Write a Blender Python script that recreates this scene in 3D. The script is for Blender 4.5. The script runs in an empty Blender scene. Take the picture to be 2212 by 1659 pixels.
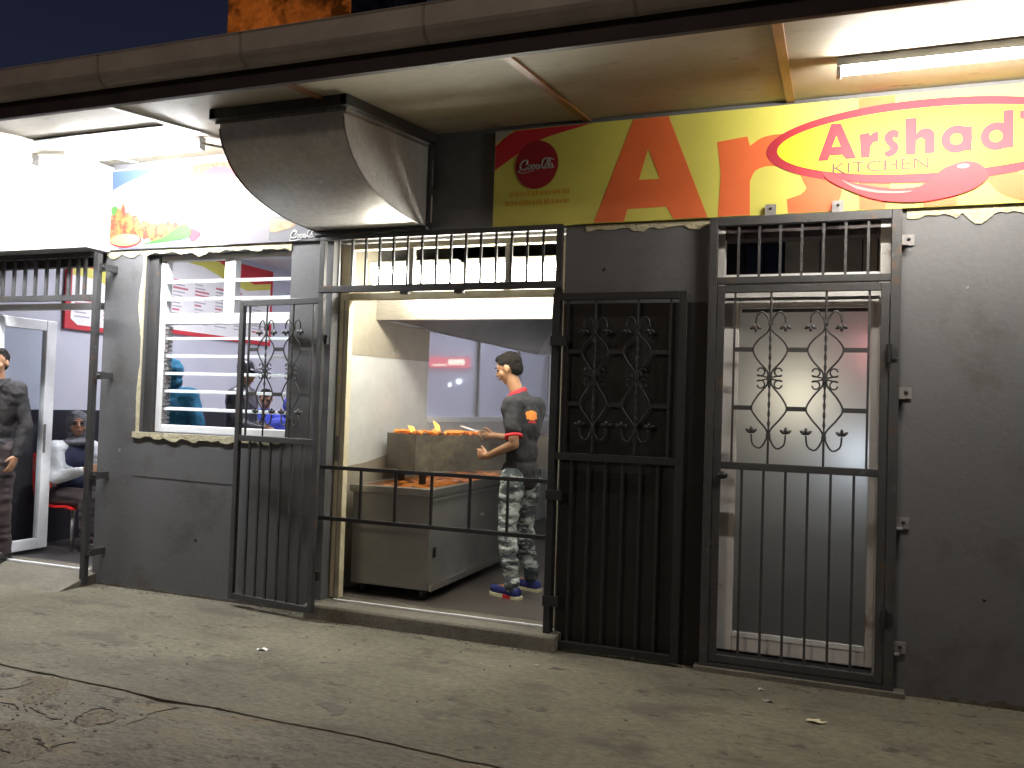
import bpy, bmesh, math, random
from mathutils import Vector, Matrix, noise
from mathutils.geometry import tessellate_polygon
random.seed(7)
R = math.radians
scene = bpy.context.scene
col = scene.collection

# ------------------------------------------------------------------ camera, world, exposure
cd = bpy.data.cameras.new("camera"); cam = bpy.data.objects.new("camera", cd); col.objects.link(cam)
cd.sensor_width = 36; cd.lens = 36*1800/2212; cd.clip_end = 400; cd.clip_start = .05
cam.matrix_world = Matrix.Translation((0, -5.003, 1.48)) @ (Matrix.Rotation(R(20.61),4,'Z') @ Matrix.Rotation(R(90+1.61),4,'X') @ Matrix.Rotation(R(1.86),4,'Z'))
scene.camera = cam
w = bpy.data.worlds.new("World"); scene.world = w; w.use_nodes = True
nt = w.node_tree; bg = nt.nodes['Background']
tc = nt.nodes.new('ShaderNodeTexCoord'); sx = nt.nodes.new('ShaderNodeSeparateXYZ'); cr = nt.nodes.new('ShaderNodeValToRGB')
nt.links.new(tc.outputs['Generated'], sx.inputs[0]); nt.links.new(sx.outputs['Z'], cr.inputs[0]); nt.links.new(cr.outputs[0], bg.inputs[0])
cr.color_ramp.elements[0].color = (.018,.021,.042,1); cr.color_ramp.elements[0].position = .1
cr.color_ramp.elements[1].color = (.004,.005,.013,1); cr.color_ramp.elements[1].position = .6
bg.inputs[1].default_value = 1.0
scene.view_settings.view_transform = 'Standard'; scene.view_settings.look = 'None'
scene.view_settings.exposure = 0; scene.view_settings.gamma = 1
try: scene.cycles.max_bounces = 6; scene.cycles.transparent_max_bounces = 12
except Exception: pass

def light(name, kind, loc, energy, color=(1,1,1), size=.1, target=None, size_y=None, spot=None):
    l = bpy.data.lights.new(name, kind); l.energy = energy; l.color = color
    if kind == 'AREA':
        l.size = size
        if size_y: l.shape = 'RECTANGLE'; l.size_y = size_y
    elif kind != 'SUN': l.shadow_soft_size = size
    if spot: l.spot_size = spot; l.spot_blend = .6
    o = bpy.data.objects.new(name, l); col.objects.link(o); o.location = loc
    if target is not None:
        o.rotation_euler = (Vector(target)-Vector(loc)).to_track_quat('-Z','Y').to_euler()
    return o
# street lighting behind and beside the camera: warm sodium lamps across the road
light("street_light", 'SPOT', (-1.5,-5.6,11), 620, (1,.83,.58), .8, (-3,-2.2,0), spot=R(100))
light("far_street_light", 'SPOT', (-5,-17,6.5), 750, (1,.80,.60), .5, (-3,-1.5,2.5), spot=R(60))
light("sodium_floodlight", 'SPOT', (-16,-6,9), 9000, (1,.28,.03), .3, (-9.5,8,10.5), spot=R(35))

# ------------------------------------------------------------------ materials
def mat(name, c1, c2=None, scale=6, rough=.6, metal=0, bump=0, bscale=40, detail=6, spec=None, lo=.35, hi=.65, stretch=None, trans=0, alpha=1):
    m = bpy.data.materials.new(name); m.use_nodes = True; n = m.node_tree.nodes; L = m.node_tree.links
    b = n['Principled BSDF']
    b.inputs['Base Color'].default_value = (*c1,1); b.inputs['Roughness'].default_value = rough; b.inputs['Metallic'].default_value = metal
    if spec is not None: b.inputs['Specular IOR Level'].default_value = spec
    if trans: b.inputs['Transmission Weight'].default_value = trans
    if alpha < 1: b.inputs['Alpha'].default_value = alpha
    t = n.new('ShaderNodeTexCoord'); src = t.outputs['Object']
    if stretch:
        mp = n.new('ShaderNodeMapping'); mp.inputs['Scale'].default_value = stretch; L.new(src, mp.inputs[0]); src = mp.outputs[0]
    if c2 is not None:
        x = n.new('ShaderNodeTexNoise'); x.inputs['Scale'].default_value = scale; x.inputs['Detail'].default_value = detail; x.inputs['Roughness'].default_value = .62
        r = n.new('ShaderNodeValToRGB'); r.color_ramp.elements[0].position = lo; r.color_ramp.elements[1].position = hi
        r.color_ramp.elements[0].color = (*c1,1); r.color_ramp.elements[1].color = (*c2,1)
        L.new(src, x.inputs['Vector']); L.new(x.outputs[0], r.inputs[0]); L.new(r.outputs[0], b.inputs['Base Color'])
    if bump:
        y = n.new('ShaderNodeTexNoise'); y.inputs['Scale'].default_value = bscale; y.inputs['Detail'].default_value = 8
        bp = n.new('ShaderNodeBump'); bp.inputs['Strength'].default_value = bump; bp.inputs['Distance'].default_value = .02
        L.new(src, y.inputs['Vector']); L.new(y.outputs[0], bp.inputs['Height']); L.new(bp.outputs[0], b.inputs['Normal'])
    return m
def emis(name, c, s):
    m = bpy.data.materials.new(name); m.use_nodes = True; n = m.node_tree.nodes; L = m.node_tree.links
    n.remove(n['Principled BSDF']); e = n.new('ShaderNodeEmission'); e.inputs[0].default_value = (*c,1); e.inputs[1].default_value = s
    L.new(e.outputs[0], n['Material Output'].inputs[0]); return m

def layered(name, base1, base2, spot, spot2=None, scale=1.2, fine=18, rough=.85, bump=.35, spot_lo=.62, spot_hi=.72, fine_amt=.35, bscale=60, stretch=(1,1,1), s2=.62):
    """weathered surface: two base tones, fine mottling and patches of another tone"""
    m = bpy.data.materials.new(name); m.use_nodes = True; n = m.node_tree.nodes; L = m.node_tree.links; b = n['Principled BSDF']
    b.inputs['Roughness'].default_value = rough
    t = n.new('ShaderNodeTexCoord'); mp = n.new('ShaderNodeMapping'); mp.inputs['Scale'].default_value = stretch; L.new(t.outputs['Object'], mp.inputs[0])
    def nz(s, d=8, rg=.6, off=0):
        x = n.new('ShaderNodeTexNoise'); x.inputs['Scale'].default_value = s; x.inputs['Detail'].default_value = d; x.inputs['Roughness'].default_value = rg
        m2 = n.new('ShaderNodeMapping'); m2.inputs['Location'].default_value = (off, off*.7, off*1.3); L.new(mp.outputs[0], m2.inputs[0]); L.new(m2.outputs[0], x.inputs['Vector']); return x.outputs[0]
    def ramp(v, lo, hi, a, c):
        r = n.new('ShaderNodeValToRGB'); r.color_ramp.elements[0].position = lo; r.color_ramp.elements[1].position = hi
        r.color_ramp.elements[0].color = a; r.color_ramp.elements[1].color = c; L.new(v, r.inputs[0]); return r.outputs[0]
    def mix(f, a, c, mode='MIX'):
        x = n.new('ShaderNodeMix'); x.data_type = 'RGBA'; x.blend_type = mode
        if isinstance(f, float): x.inputs[0].default_value = f
        else: L.new(f, x.inputs[0])
        for i, v in ((6,a),(7,c)):
            if isinstance(v, tuple): x.inputs[i].default_value = v
            else: L.new(v, x.inputs[i])
        return x.outputs[2]
    base = ramp(nz(scale), .35, .65, (*base1,1), (*base2,1))
    f = ramp(nz(fine, 10, .7, 5), .3, .7, (.45,.45,.45,1), (1.3,1.3,1.3,1))
    base = mix(fine_amt, base, mix(1.0, base, f, 'MULTIPLY'))
    s1 = ramp(nz(scale*2.3, 10, .65, 11), spot_lo, spot_hi, (0,0,0,1), (1,1,1,1))
    base = mix(s1, base, (*spot,1))
    if spot2:
        s2 = ramp(nz(scale*5, 10, .7, 23), s2, s2+.06, (0,0,0,1), (1,1,1,1)); base = mix(s2, base, (*spot2,1))
    L.new(base, b.inputs['Base Color'])
    bp = n.new('ShaderNodeBump'); bp.inputs['Strength'].default_value = bump; bp.inputs['Distance'].default_value = .02
    L.new(nz(bscale, 10, .65, 3), bp.inputs['Height']); L.new(bp.outputs[0], b.inputs['Normal'])
    return m

M = {}
M['wall'] = layered('dark_grey_wall_paint', (.092,.092,.096), (.118,.116,.118), (.070,.064,.060), scale=.8, fine=30, rough=.6, bump=.12, bscale=45, fine_amt=.2, spot_lo=.54, spot_hi=.66)
M['bulkhead'] = mat('white_bulkhead', (.72,.72,.72), (.66,.65,.64), 3, .6)
M['plaster'] = layered('bare_cream_plaster', (.55,.50,.34), (.42,.37,.24), (.25,.2,.12), scale=7, fine=60, bump=.8, bscale=50)
M['ceiling'] = layered('cream_soffit_board', (.34,.30,.225), (.28,.24,.17), (.21,.165,.105), (.13,.095,.06), scale=.9, fine=14, rough=.7, bump=.08, fine_amt=.18, stretch=(1,2.4,1))
M['batten'] = mat('varnished_brown_batten', (.26,.115,.035), (.17,.07,.022), 9, .5, stretch=(4,.5,1))
M['batten_w'] = mat('pale_batten', (.5,.46,.4), (.36,.32,.28), 9, .5)
M['fascia'] = mat('dark_brown_fascia', (.045,.028,.026), (.028,.018,.018), 5, .6, bump=.1)
M['blackpanel'] = layered('near_black_wall', (.007,.006,.006), (.010,.008,.008), (.022,.014,.009), scale=1.2, fine=30, rough=.6, bump=.1, spot_lo=.66, spot_hi=.74)
M['gbr'] = mat('gutter_bracket_paint', (.215,.18,.165))
M['gutter'] = mat('grey_gutter_metal', (.34,.29,.26), (.25,.21,.19), 3, .5, bump=.08)
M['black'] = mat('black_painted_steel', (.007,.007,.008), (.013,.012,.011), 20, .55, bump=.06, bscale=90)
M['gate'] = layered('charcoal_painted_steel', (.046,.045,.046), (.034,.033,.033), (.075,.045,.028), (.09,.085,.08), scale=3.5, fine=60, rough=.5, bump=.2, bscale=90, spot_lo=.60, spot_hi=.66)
M['bracket'] = mat('galvanised_bracket', (.28,.26,.25), (.16,.15,.15), 30, .5, .3)
M['steel'] = mat('brushed_stainless', (.50,.48,.44), (.40,.38,.35), 8, .33, .9, stretch=(1,1,9), bump=.04, bscale=60)
M['galv'] = layered('galvanised_duct_sheet', (.58,.57,.56), (.48,.46,.45), (.42,.35,.31), (.66,.66,.66), scale=2.2, fine=25, rough=.42, bump=.10, fine_amt=.4, bscale=12)
M['galv'].node_tree.nodes['Principled BSDF'].inputs['Metallic'].default_value = .3
M['white'] = mat('white_aluminium', (.78,.78,.78), (.70,.70,.70), 12, .35)
M['cream'] = mat('cream_door_frame', (.66,.60,.42), (.55,.48,.32), 12, .45)
M['dirtywhite'] = layered('stained_white_frame', (.68,.65,.62), (.60,.57,.54), (.28,.22,.18), scale=1.0, fine=20, rough=.45, bump=.05, spot_lo=.58, spot_hi=.64, fine_amt=.15)
M['louvre'] = mat('frosted_louvre_glass', (.75,.8,.8), None, rough=.25)
M['lilac'] = mat('lilac_grey_wall', (.50,.50,.56), (.46,.46,.53), 2, .6)
M['dado'] = mat('black_dado', (.012,.010,.013), None, rough=.35)
M['kwall'] = layered('sooty_kitchen_wall', (.52,.53,.51), (.46,.47,.455), (.38,.37,.34), scale=1.1, fine=8, rough=.45, bump=.05, fine_amt=.2)
M['kwall_soot'] = layered('smoke_stained_wall', (.23,.205,.155), (.30,.27,.21), (.17,.145,.105), scale=1.6, fine=8, rough=.5, bump=.05, fine_amt=.2)
M['kfloor'] = layered('dark_wet_kitchen_floor', (.10,.085,.075), (.07,.06,.055), (.13,.10,.08), scale=2, fine=30, rough=.33, bump=.15)
M['floor2'] = mat('dark_dining_floor', (.055,.048,.048), (.035,.03,.03), 8, .4)
M['concrete'] = layered('old_pavement_concrete', (.165,.150,.106), (.102,.092,.064), (.070,.062,.045), (.042,.036,.027), scale=1.1, fine=26, rough=.88, bump=.9, fine_amt=.8, bscale=34, stretch=(.8,1.5,1), spot_lo=.52, spot_hi=.66, s2=.59)
M['concrete2'] = layered('rough_apron_concrete', (.165,.148,.110), (.105,.093,.070), (.150,.120,.078), (.035,.028,.021), scale=1.5, fine=30, rough=.95, bump=1.0, fine_amt=.9, bscale=22, stretch=(.8,1.6,1), spot_lo=.56, spot_hi=.66, s2=.57)
M['crack'] = mat('dark_crack', (.018,.013,.01), None, rough=1)
M['step'] = layered('worn_step_concrete', (.15,.135,.105), (.105,.095,.073), (.20,.165,.095), scale=2.5, fine=30, rough=.9, bump=.5, fine_amt=.5)
M['grill'] = layered('burnt_grill_steel', (.15,.13,.105), (.10,.085,.068), (.21,.175,.12), (.05,.038,.03), scale=2.6, fine=25, rough=.55, bump=.15, fine_amt=.5, spot_lo=.5, spot_hi=.75)
M['grill'].node_tree.nodes['Principled BSDF'].inputs['Metallic'].default_value = .4
M['cabinet'] = mat('grey_steel_cabinet', (.33,.32,.30), (.25,.245,.235), 2.5, .42, .6, bump=.05, bscale=8)
M['tube'] = emis('fluorescent_tube_light', (1,.96,.88), 450)
M['tube_l'] = emis('cool_fluorescent_tube_light', (.95,.97,1), 470)
M['tube_k'] = emis('warm_kitchen_tube_light', (1,.965,.84), 88)
M['panel_r'] = emis('dining_room_light', (.92,.93,1), 75)
M['coal'] = None
# frosted glass
def frosted(name, c, t=.85, rough=.35):
    m = bpy.data.materials.new(name); m.use_nodes = True; n = m.node_tree.nodes; L = m.node_tree.links
    n.remove(n['Principled BSDF'])
    a = n.new('ShaderNodeBsdfTranslucent'); a.inputs[0].default_value = (*c,1)
    g = n.new('ShaderNodeBsdfGlossy'); g.inputs[0].default_value = (1,1,1,1); g.inputs[1].default_value = rough
    mx = n.new('ShaderNodeMixShader'); mx.inputs[0].default_value = 1-t
    L.new(a.outputs[0], mx.inputs[1]); L.new(g.outputs[0], mx.inputs[2]); L.new(mx.outputs[0], n['Material Output'].inputs[0]); return m
def clear(name, tint=(1,1,1), gl=.08, rough=.02, milky=0):
    m = bpy.data.materials.new(name); m.use_nodes = True; n = m.node_tree.nodes; L = m.node_tree.links
    n.remove(n['Principled BSDF'])
    a = n.new('ShaderNodeBsdfTransparent'); a.inputs[0].default_value = (*tint,1)
    g = n.new('ShaderNodeBsdfGlossy'); g.inputs[1].default_value = rough
    mx = n.new('ShaderNodeMixShader'); mx.inputs[0].default_value = gl
    L.new(a.outputs[0], mx.inputs[1]); L.new(g.outputs[0], mx.inputs[2]); out = mx
    if milky:
        d = n.new('ShaderNodeBsdfDiffuse'); d.inputs[0].default_value = (.62,.64,.74,1); m2 = n.new('ShaderNodeMixShader'); m2.inputs[0].default_value = milky
        L.new(mx.outputs[0], m2.inputs[1]); L.new(d.outputs[0], m2.inputs[2]); out = m2
    L.new(out.outputs[0], n['Material Output'].inputs[0]); return m
M['frost'] = frosted('frosted_door_glass', (.74,.73,.71), .96, .5)
M['glass'] = clear('clear_glass', (.9,.93,.95), .04)
M['smoky'] = clear('smoky_partition_glass', (.9,.92,.98), .04, .15, .5)

# ------------------------------------------------------------------ mesh helpers
OFF = {}
class MB:
    def __init__(s): s.v = []; s.f = []; s.mi = []; s.cur = 0
    def add(s, vs, fs):
        o = len(s.v); s.v += [Vector(v) for v in vs]; s.f += [tuple(i+o for i in f) for f in fs]; s.mi += [s.cur]*len(fs); return s
    def box(s, x0, x1, y0, y1, z0, z1, mtx=None):
        vs = [Vector((x,y,z)) for z in (z0,z1) for y in (y0,y1) for x in (x0,x1)]
        if mtx: vs = [mtx @ v for v in vs]
        return s.add(vs, [(0,2,3,1),(4,5,7,6),(0,1,5,4),(2,6,7,3),(0,4,6,2),(1,3,7,5)])
    def bar(s, p, q, w, d=None, up=(0,1,0)):
        """rectangular bar from p to q, w wide (across), d deep (along up)"""
        p = Vector(p); q = Vector(q); d = d or w; z = (q-p).normalized(); u = Vector(up); u = (u - z*u.dot(z)).normalized(); x = z.cross(u)
        vs = []
        for c in (p, q):
            for a, b in ((-1,-1),(1,-1),(1,1),(-1,1)): vs.append(c + x*a*w/2 + u*b*d/2)
        return s.add(vs, [(0,3,2,1),(4,5,6,7),(0,1,5,4),(1,2,6,5),(2,3,7,6),(3,0,4,7)])
    def tube(s, pts, r, n=8, cap=True, flat=None):
        pts = [Vector(p) for p in pts]; rs = r if isinstance(r, (list,tuple)) else [r]*len(pts)
        up = None; rings = []
        for i, p in enumerate(pts):
            a = pts[max(0,i-1)]; b = pts[min(len(pts)-1,i+1)]; z = (b-a).normalized()
            if up is None: up = Vector((0,1,0)) if abs(z.y) < .9 else Vector((1,0,0))
            up = (up - z*up.dot(z)).normalized(); x = z.cross(up)
            ring = []
            for k in range(n):
                t = 2*math.pi*k/n; ring.append(p + x*math.cos(t)*rs[i]*(flat or 1) + up*math.sin(t)*rs[i])
            rings.append(ring)
        vs = [v for rg in rings for v in rg]; fs = []
        for i in range(len(pts)-1):
            for k in range(n): fs.append((i*n+k, i*n+(k+1)%n, (i+1)*n+(k+1)%n, (i+1)*n+k))
        if cap: fs.append(tuple(range(n))[::-1]); fs.append(tuple((len(pts)-1)*n+k for k in range(n)))
        return s.add(vs, fs)
    def ell(s, c, r, n=16, m=10, mtx=None):
        c = Vector(c); r = (r,r,r) if isinstance(r,(int,float)) else r; vs = [Vector((0,0,r[2]))]
        for i in range(1,m):
            a = math.pi*i/m
            for k in range(n):
                t = 2*math.pi*k/n; vs.append(Vector((r[0]*math.sin(a)*math.cos(t), r[1]*math.sin(a)*math.sin(t), r[2]*math.cos(a))))
        vs.append(Vector((0,0,-r[2]))); fs = []
        for k in range(n): fs.append((0,1+k,1+(k+1)%n)); fs.append((len(vs)-1, 1+(m-2)*n+(k+1)%n, 1+(m-2)*n+k))
        for i in range(m-2):
            for k in range(n): fs.append((1+i*n+k, 1+(i+1)*n+k, 1+(i+1)*n+(k+1)%n, 1+i*n+(k+1)%n))
        if mtx: vs = [mtx @ v for v in vs]
        return s.add([v+c for v in vs], fs)
    def caps(s, p, q, r0, r1, n=14, sq=1.0):
        """tapered capsule"""
        p = Vector(p); q = Vector(q); z = (q-p); L = z.length
        if L < 1e-5: return s.ell(p, r0)
        z /= L; u = Vector((0,0,1)) if abs(z.z) < .9 else Vector((0,1,0)); u = (u-z*u.dot(z)).normalized(); x = z.cross(u)
        prof = [(-r0*math.cos(a), r0*math.sin(a)) for a in [math.pi/2*i/4 for i in range(1,5)]] + [(L + r1*math.sin(a), r1*math.cos(a)) for a in [math.pi/2*i/4 for i in range(0,4)]]
        vs = [p - z*r0]
        for h, r in prof:
            for k in range(n):
                t = 2*math.pi*k/n; vs.append(p + z*h + x*math.cos(t)*r + u*math.sin(t)*r*sq)
        vs.append(q + z*r1); fs = []; m = len(prof)
        for k in range(n): fs.append((0,1+(k+1)%n,1+k)); fs.append((len(vs)-1, 1+(m-1)*n+k, 1+(m-1)*n+(k+1)%n))
        for i in range(m-1):
            for k in range(n): fs.append((1+i*n+k, 1+i*n+(k+1)%n, 1+(i+1)*n+(k+1)%n, 1+(i+1)*n+k))
        return s.add(vs, fs)
    def prism(s, poly, a, b, plane='xz', holes=()):
        """closed polygon in a plane, extruded from a to b along the third axis"""
        def P(u, v, t): return Vector((u,t,v)) if plane == 'xz' else (Vector((u,v,t)) if plane == 'xy' else Vector((t,u,v)))
        loops = [list(poly)] + [list(h) for h in holes]
        flat = [p for lp in loops for p in lp]; tris = tessellate_polygon([[Vector((p[0],p[1],0)) for p in lp] for lp in loops])
        n = len(flat); vs = [P(p[0],p[1],a) for p in flat] + [P(p[0],p[1],b) for p in flat]
        fs = [tuple(t) for t in tris] + [tuple(i+n for i in t[::-1]) for t in tris]; o = 0
        for lp in loops:
            k = len(lp)
            for i in range(k): fs.append((o+i, o+(i+1)%k, o+(i+1)%k+n, o+i+n))
            o += k
        return s.add(vs, fs)
    def sheet(s, x0, x1, y0, y1, z): return s.add([(x0,y0,z),(x1,y0,z),(x1,y1,z),(x0,y1,z)], [(0,1,2,3)])
    def build(s, name, m, parent=None, smooth=False, bevel=0, origin=None, fixn=True):
        me = bpy.data.meshes.new(name); o = bpy.data.objects.new(name, me); col.objects.link(o)
        if parent is not None: off = OFF[parent.name]; o.parent = parent; OFF[o.name] = off
        else:
            off = Vector(origin) if origin is not None else (Vector((sum(v.x for v in s.v)/len(s.v), sum(v.y for v in s.v)/len(s.v), min(v.z for v in s.v))) if s.v else Vector())
            o.location = off; OFF[o.name] = off
        me.from_pydata([tuple(v-off) for v in s.v], [], s.f)
        ms = m if isinstance(m, (list,tuple)) else [m]
        for x in ms: me.materials.append(x)
        for p, i in zip(me.polygons, s.mi): p.material_index = i; p.use_smooth = smooth
        if fixn:
            b = bmesh.new(); b.from_mesh(me); bmesh.ops.recalc_face_normals(b, faces=b.faces); b.to_mesh(me); b.free()
        if bevel:
            md = o.modifiers.new('Bevel','BEVEL'); md.width = bevel; md.segments = 2; md.limit_method = 'ANGLE'; md.angle_limit = R(40)
        return o
def thing(name, label, cat, loc, group=None):
    o = bpy.data.objects.new(name, None); col.objects.link(o); o.location = loc; OFF[o.name] = Vector(loc); o.empty_display_size = .1
    return tag(o, label, cat, group)
def tag(o, label=None, cat=None, group=None, kind=None):
    if label: o['label'] = label
    if cat: o['category'] = cat
    if group: o['group'] = group
    if kind: o['kind'] = kind
    return o
def S(o, label=None): o['kind'] = 'structure'; return tag(o, label)
def bx(*a, **k): return MB().box(*a, **k)
def wobble(o, f):
    nr = [v.normal.copy() for v in o.data.vertices]; cs = [v.co.copy() for v in o.data.vertices]
    o.data.vertices.foreach_set('co', [t for c, k in zip(cs, nr) for t in (c + k*f(c))]); o.data.update()
SC = bpy.data.scenes.new('scratch')
def remeshed(mb, name, m, parent, voxel=.008, smooth=3, weights=None):
    o = mb.build(name, m, parent, smooth=True, fixn=False)
    md = o.modifiers.new('Remesh','REMESH'); md.mode = 'VOXEL'; md.voxel_size = voxel; md.use_smooth_shade = True
    sm = o.modifiers.new('Smooth','SMOOTH'); sm.factor = .5; sm.iterations = smooth
    par = o.parent; o.parent = None; SC.collection.objects.link(o); col.objects.unlink(o)
    with bpy.context.temp_override(scene=SC, view_layer=SC.view_layers[0]):
        dg = bpy.context.evaluated_depsgraph_get(); dg.update(); me = bpy.data.meshes.new_from_object(o.evaluated_get(dg))
    col.objects.link(o); SC.collection.objects.unlink(o); o.parent = par
    old = o.data; o.modifiers.clear(); o.data = me; me.materials.clear()
    for x in (m if isinstance(m,(list,tuple)) else [m]): me.materials.append(x)
    for p in me.polygons: p.use_smooth = True; p.material_index = 0
    bpy.data.meshes.remove(old); return o
def cat(pts, n=6, closed=False):
    P = [Vector(p) for p in pts]; out = []; N = len(P)
    rng = range(N if closed else N-1)
    for i in rng:
        p0 = P[(i-1)%N] if closed or i > 0 else P[0]; p1 = P[i]; p2 = P[(i+1)%N]; p3 = P[(i+2)%N] if closed or i+2 < N else P[-1]
        for k in range(n):
            t = k/n; out.append(.5*((2*p1)+(p2-p0)*t+(2*p0-5*p1+4*p2-p3)*t*t+(3*p1-p0-3*p2+p3)*t**3))
    if not closed: out.append(P[-1])
    return out
def cat2(pts, n=5, closed=True): return [(v.x, v.y) for v in cat([(p[0],p[1],0) for p in pts], n, closed)]

# ------------------------------------------------------------------ ground (setting)
random.seed(3)
cm = [(-14,-1.66),(-9,-1.68),(-6.5,-1.69),(-5.2,-1.69),(-4.16,-1.689),(-3.9,-1.698),(-3.765,-1.690),(-3.67,-1.706),(-3.5,-1.705),(-3.337,-1.708),(-3.129,-1.722),(-2.996,-1.733),(-2.814,-1.718),(-2.624,-1.716),(-2.339,-1.724),(-2.167,-1.72),(-1.9,-1.72),(-1.4,-1.75),(-.6,-1.76),(.5,-1.77),(3,-1.8),(14,-1.85)]
edge = []
for (a, b) in zip(cm, cm[1:]):
    n = max(2, int((b[0]-a[0])/.035)) if -5 < a[0] < 0 else 6
    for k in range(n):
        t = k/n; x = a[0]+(b[0]-a[0])*t; edge.append((x, a[1]+(b[1]-a[1])*t + .006*noise.noise((x*9,0,0)) + .003*noise.noise((x*40,2,0))))
edge.append(cm[-1])
def gap(x):
    g = .004 + .003*max(0, noise.noise((x*14,5,0))+.3)
    g += .020*math.exp(-((x+2.98)/.13)**2) + .012*math.exp(-((x+3.85)/.07)**2)*(1 if -3.95 < x < -3.72 else .4) + .006*math.exp(-((x+3.5)/.05)**2)
    return g
g = MB(); g.sheet(-60,60,-60,60,-.03); S(g.build('ground', M['crack'], origin=(0,0,0)), 'dark earth under the concrete slabs')
g = MB(); top = [(-14,.5),(14,.5)]; g.prism(edge + [(14,.19),(-14,.19)], -.03, 0, 'xy'); S(g.build('pavement', M['concrete'], origin=(0,0,0)), 'smooth worn concrete pavement along the shop front')
g = MB(); g.prism([(x, y-gap(x)) for x, y in edge] + [(14,-40),(-14,-40)], -.03, -.006, 'xy'); S(g.build('road_apron', M['concrete2'], origin=(0,0,0)), 'rough cracked concrete apron in the foreground')
def crack(pts, w, z=-.002):
    c = cat2(pts, 16, False); m = MB(); up = []; dn = []
    for i, (x, y) in enumerate(c):
        t = i/(len(c)-1); ww = w*(math.sin(math.pi*min(1,max(.02,t)))**.5)*max(.12,.35+1.9*noise.noise((x*22,y*22,0))); jx = .012*noise.noise((x*32,y*32,3))
        up.append((x+jx, y+ww/2+jx)); dn.append((x+jx, y-ww/2+jx))
    m.prism(up + dn[::-1], z-.003, z, 'xy'); S(m.build('crack', M['crack'], origin=(0,0,0)), 'dark crack in the foreground concrete')
for pts, wd in (([(-3.131,-2.126),(-3.181,-2.063),(-3.195,-1.978),(-3.162,-1.934),(-3.086,-1.949)], .014), ([(-2.924,-2.049),(-2.898,-1.961),(-2.918,-1.891),(-2.857,-1.78)], .010),
                ([(-3.471,-2.077),(-3.403,-2.09),(-3.275,-2.13),(-3.221,-2.116)], .018), ([(-3.9,-1.95),(-3.80,-1.953),(-3.758,-1.887),(-3.762,-1.82)], .022),
                ([(-3.155,-2.312),(-3.1,-2.334),(-2.986,-2.383)], .020), ([(-3.007,-2.366),(-2.988,-2.319),(-2.967,-2.281)], .012), ([(-3.5,-2.12),(-3.56,-2.08),(-3.65,-2.09)], .012),
                ([(-3.30,-2.36),(-3.22,-2.44),(-3.1,-2.47)], .016), ([(-3.42,-2.28),(-3.36,-2.31),(-3.31,-2.30)], .010), ([(-3.03,-2.10),(-3.0,-2.06),(-3.0,-2.02)], .012)):
    crack(pts, wd)
M['ochre'] = layered('crumbled_ochre_mortar', (.150,.125,.085), (.115,.096,.068), (.07,.058,.043), (.03,.024,.018), scale=6, fine=50, rough=1, bump=1, fine_amt=.9, bscale=40, s2=.56)
def patch(name, pts, z, m, label, amp=.02, sd=0):
    q = [(x+amp*noise.noise((x*30,y*30,sd)), y+amp*noise.noise((x*30,y*30,sd+4))) for x, y in cat2(pts, 8)]
    b = MB(); b.prism(q, z-.002, z, 'xy'); S(b.build(name, m, origin=(0,0,0)), label)
patch('mortar_patch', [(-3.63,-1.99),(-3.86,-1.78),(-3.75,-1.72),(-3.60,-1.74),(-3.50,-1.90),(-3.53,-2.04)], -.0045, M['ochre'], 'crumbling ochre patch beside the long slab joint', .03, 1)
patch('mortar_patch', [(-3.14,-2.12),(-3.18,-2.02),(-3.15,-1.95),(-3.05,-1.96),(-3.0,-2.05),(-3.05,-2.13)], -.0045, M['ochre'], 'small crumbling patch inside the curved crack', .02, 2)
patch('mortar_patch', [(-3.5,-2.5),(-3.4,-2.25),(-3.2,-2.22),(-3.0,-2.36),(-3.05,-2.6),(-3.3,-2.7)], -.0048, M['ochre'], 'rough broken patch at the near corner of the apron', .05, 3)
patch('stain', [(-2.30,-1.47),(-2.25,-1.42),(-2.15,-1.45),(-2.11,-1.53),(-2.15,-1.56),(-2.21,-1.50)], .002, layered('oil_stain', (.07,.06,.047), (.09,.078,.06), (.11,.097,.073), scale=8, fine=40, rough=.8), 'dark oily stain on the pavement', .02, 4)
g = MB(); rnd = random.Random(21)
for i in range(420):
    r_ = rnd.random()
    if r_ < .55: x = rnd.uniform(-5.2,1.2); y = -.02-abs(rnd.gauss(0,.035))-(.12 if -3.3 < x < -1.5 else (.1 if -.7 < x < .45 else 0)); z0 = 0
    elif r_ < .8: x = rnd.gauss(-3.4,.3); y = -1.9-abs(rnd.gauss(0,.25)); z0 = -.006
    else: x = rnd.uniform(-4,1); y = rnd.uniform(-1.6,-.2); z0 = 0
    q = rnd.uniform(.002,.0075); g.ell((x,y,z0+q*.4), (q*rnd.uniform(.8,1.6),q,q*.7), 6, 4)
gr = g.build('grit', M['step'], origin=(0,0,0)); tag(gr, 'loose grit and crumbs scattered along the wall base and cracks', kind='stuff')
# steps in front of the doorways
g = MB(); g.prism([(-.13,0),(-.125,.085),(-.11,.097),(.2,.10),(.2,-.02),(-.13,-.02)], -3.3, -1.50, 'yz'); S(g.build('kitchen_step', M['step'], bevel=.006), 'worn concrete doorstep of the kitchen')
g = MB(); g.prism([(-.34,.0),(-.30,.012),(-.14,.055),(-.02,.082),(.2,.085),(.2,-.02),(-.34,-.02)], -9, -5.30, 'yz'); S(g.build('entrance_ramp', M['step'], bevel=.004), 'worn concrete ramp at the left entrance')
g = bx(-.68,.43,-.085,.2,-.02,.032); S(g.build('side_step', M['step'], bevel=.006), 'stained low doorstep under the frosted door')
S(bx(-3.3,-1.45,.2,5.2,-.02,.10).build('kitchen_floor', M['kfloor']), 'dark damp kitchen floor')
S(bx(-9,-3.38,.2,5.2,-.02,.085).build('dining_floor', M['floor2']), 'dark floor of the dining room')
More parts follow.
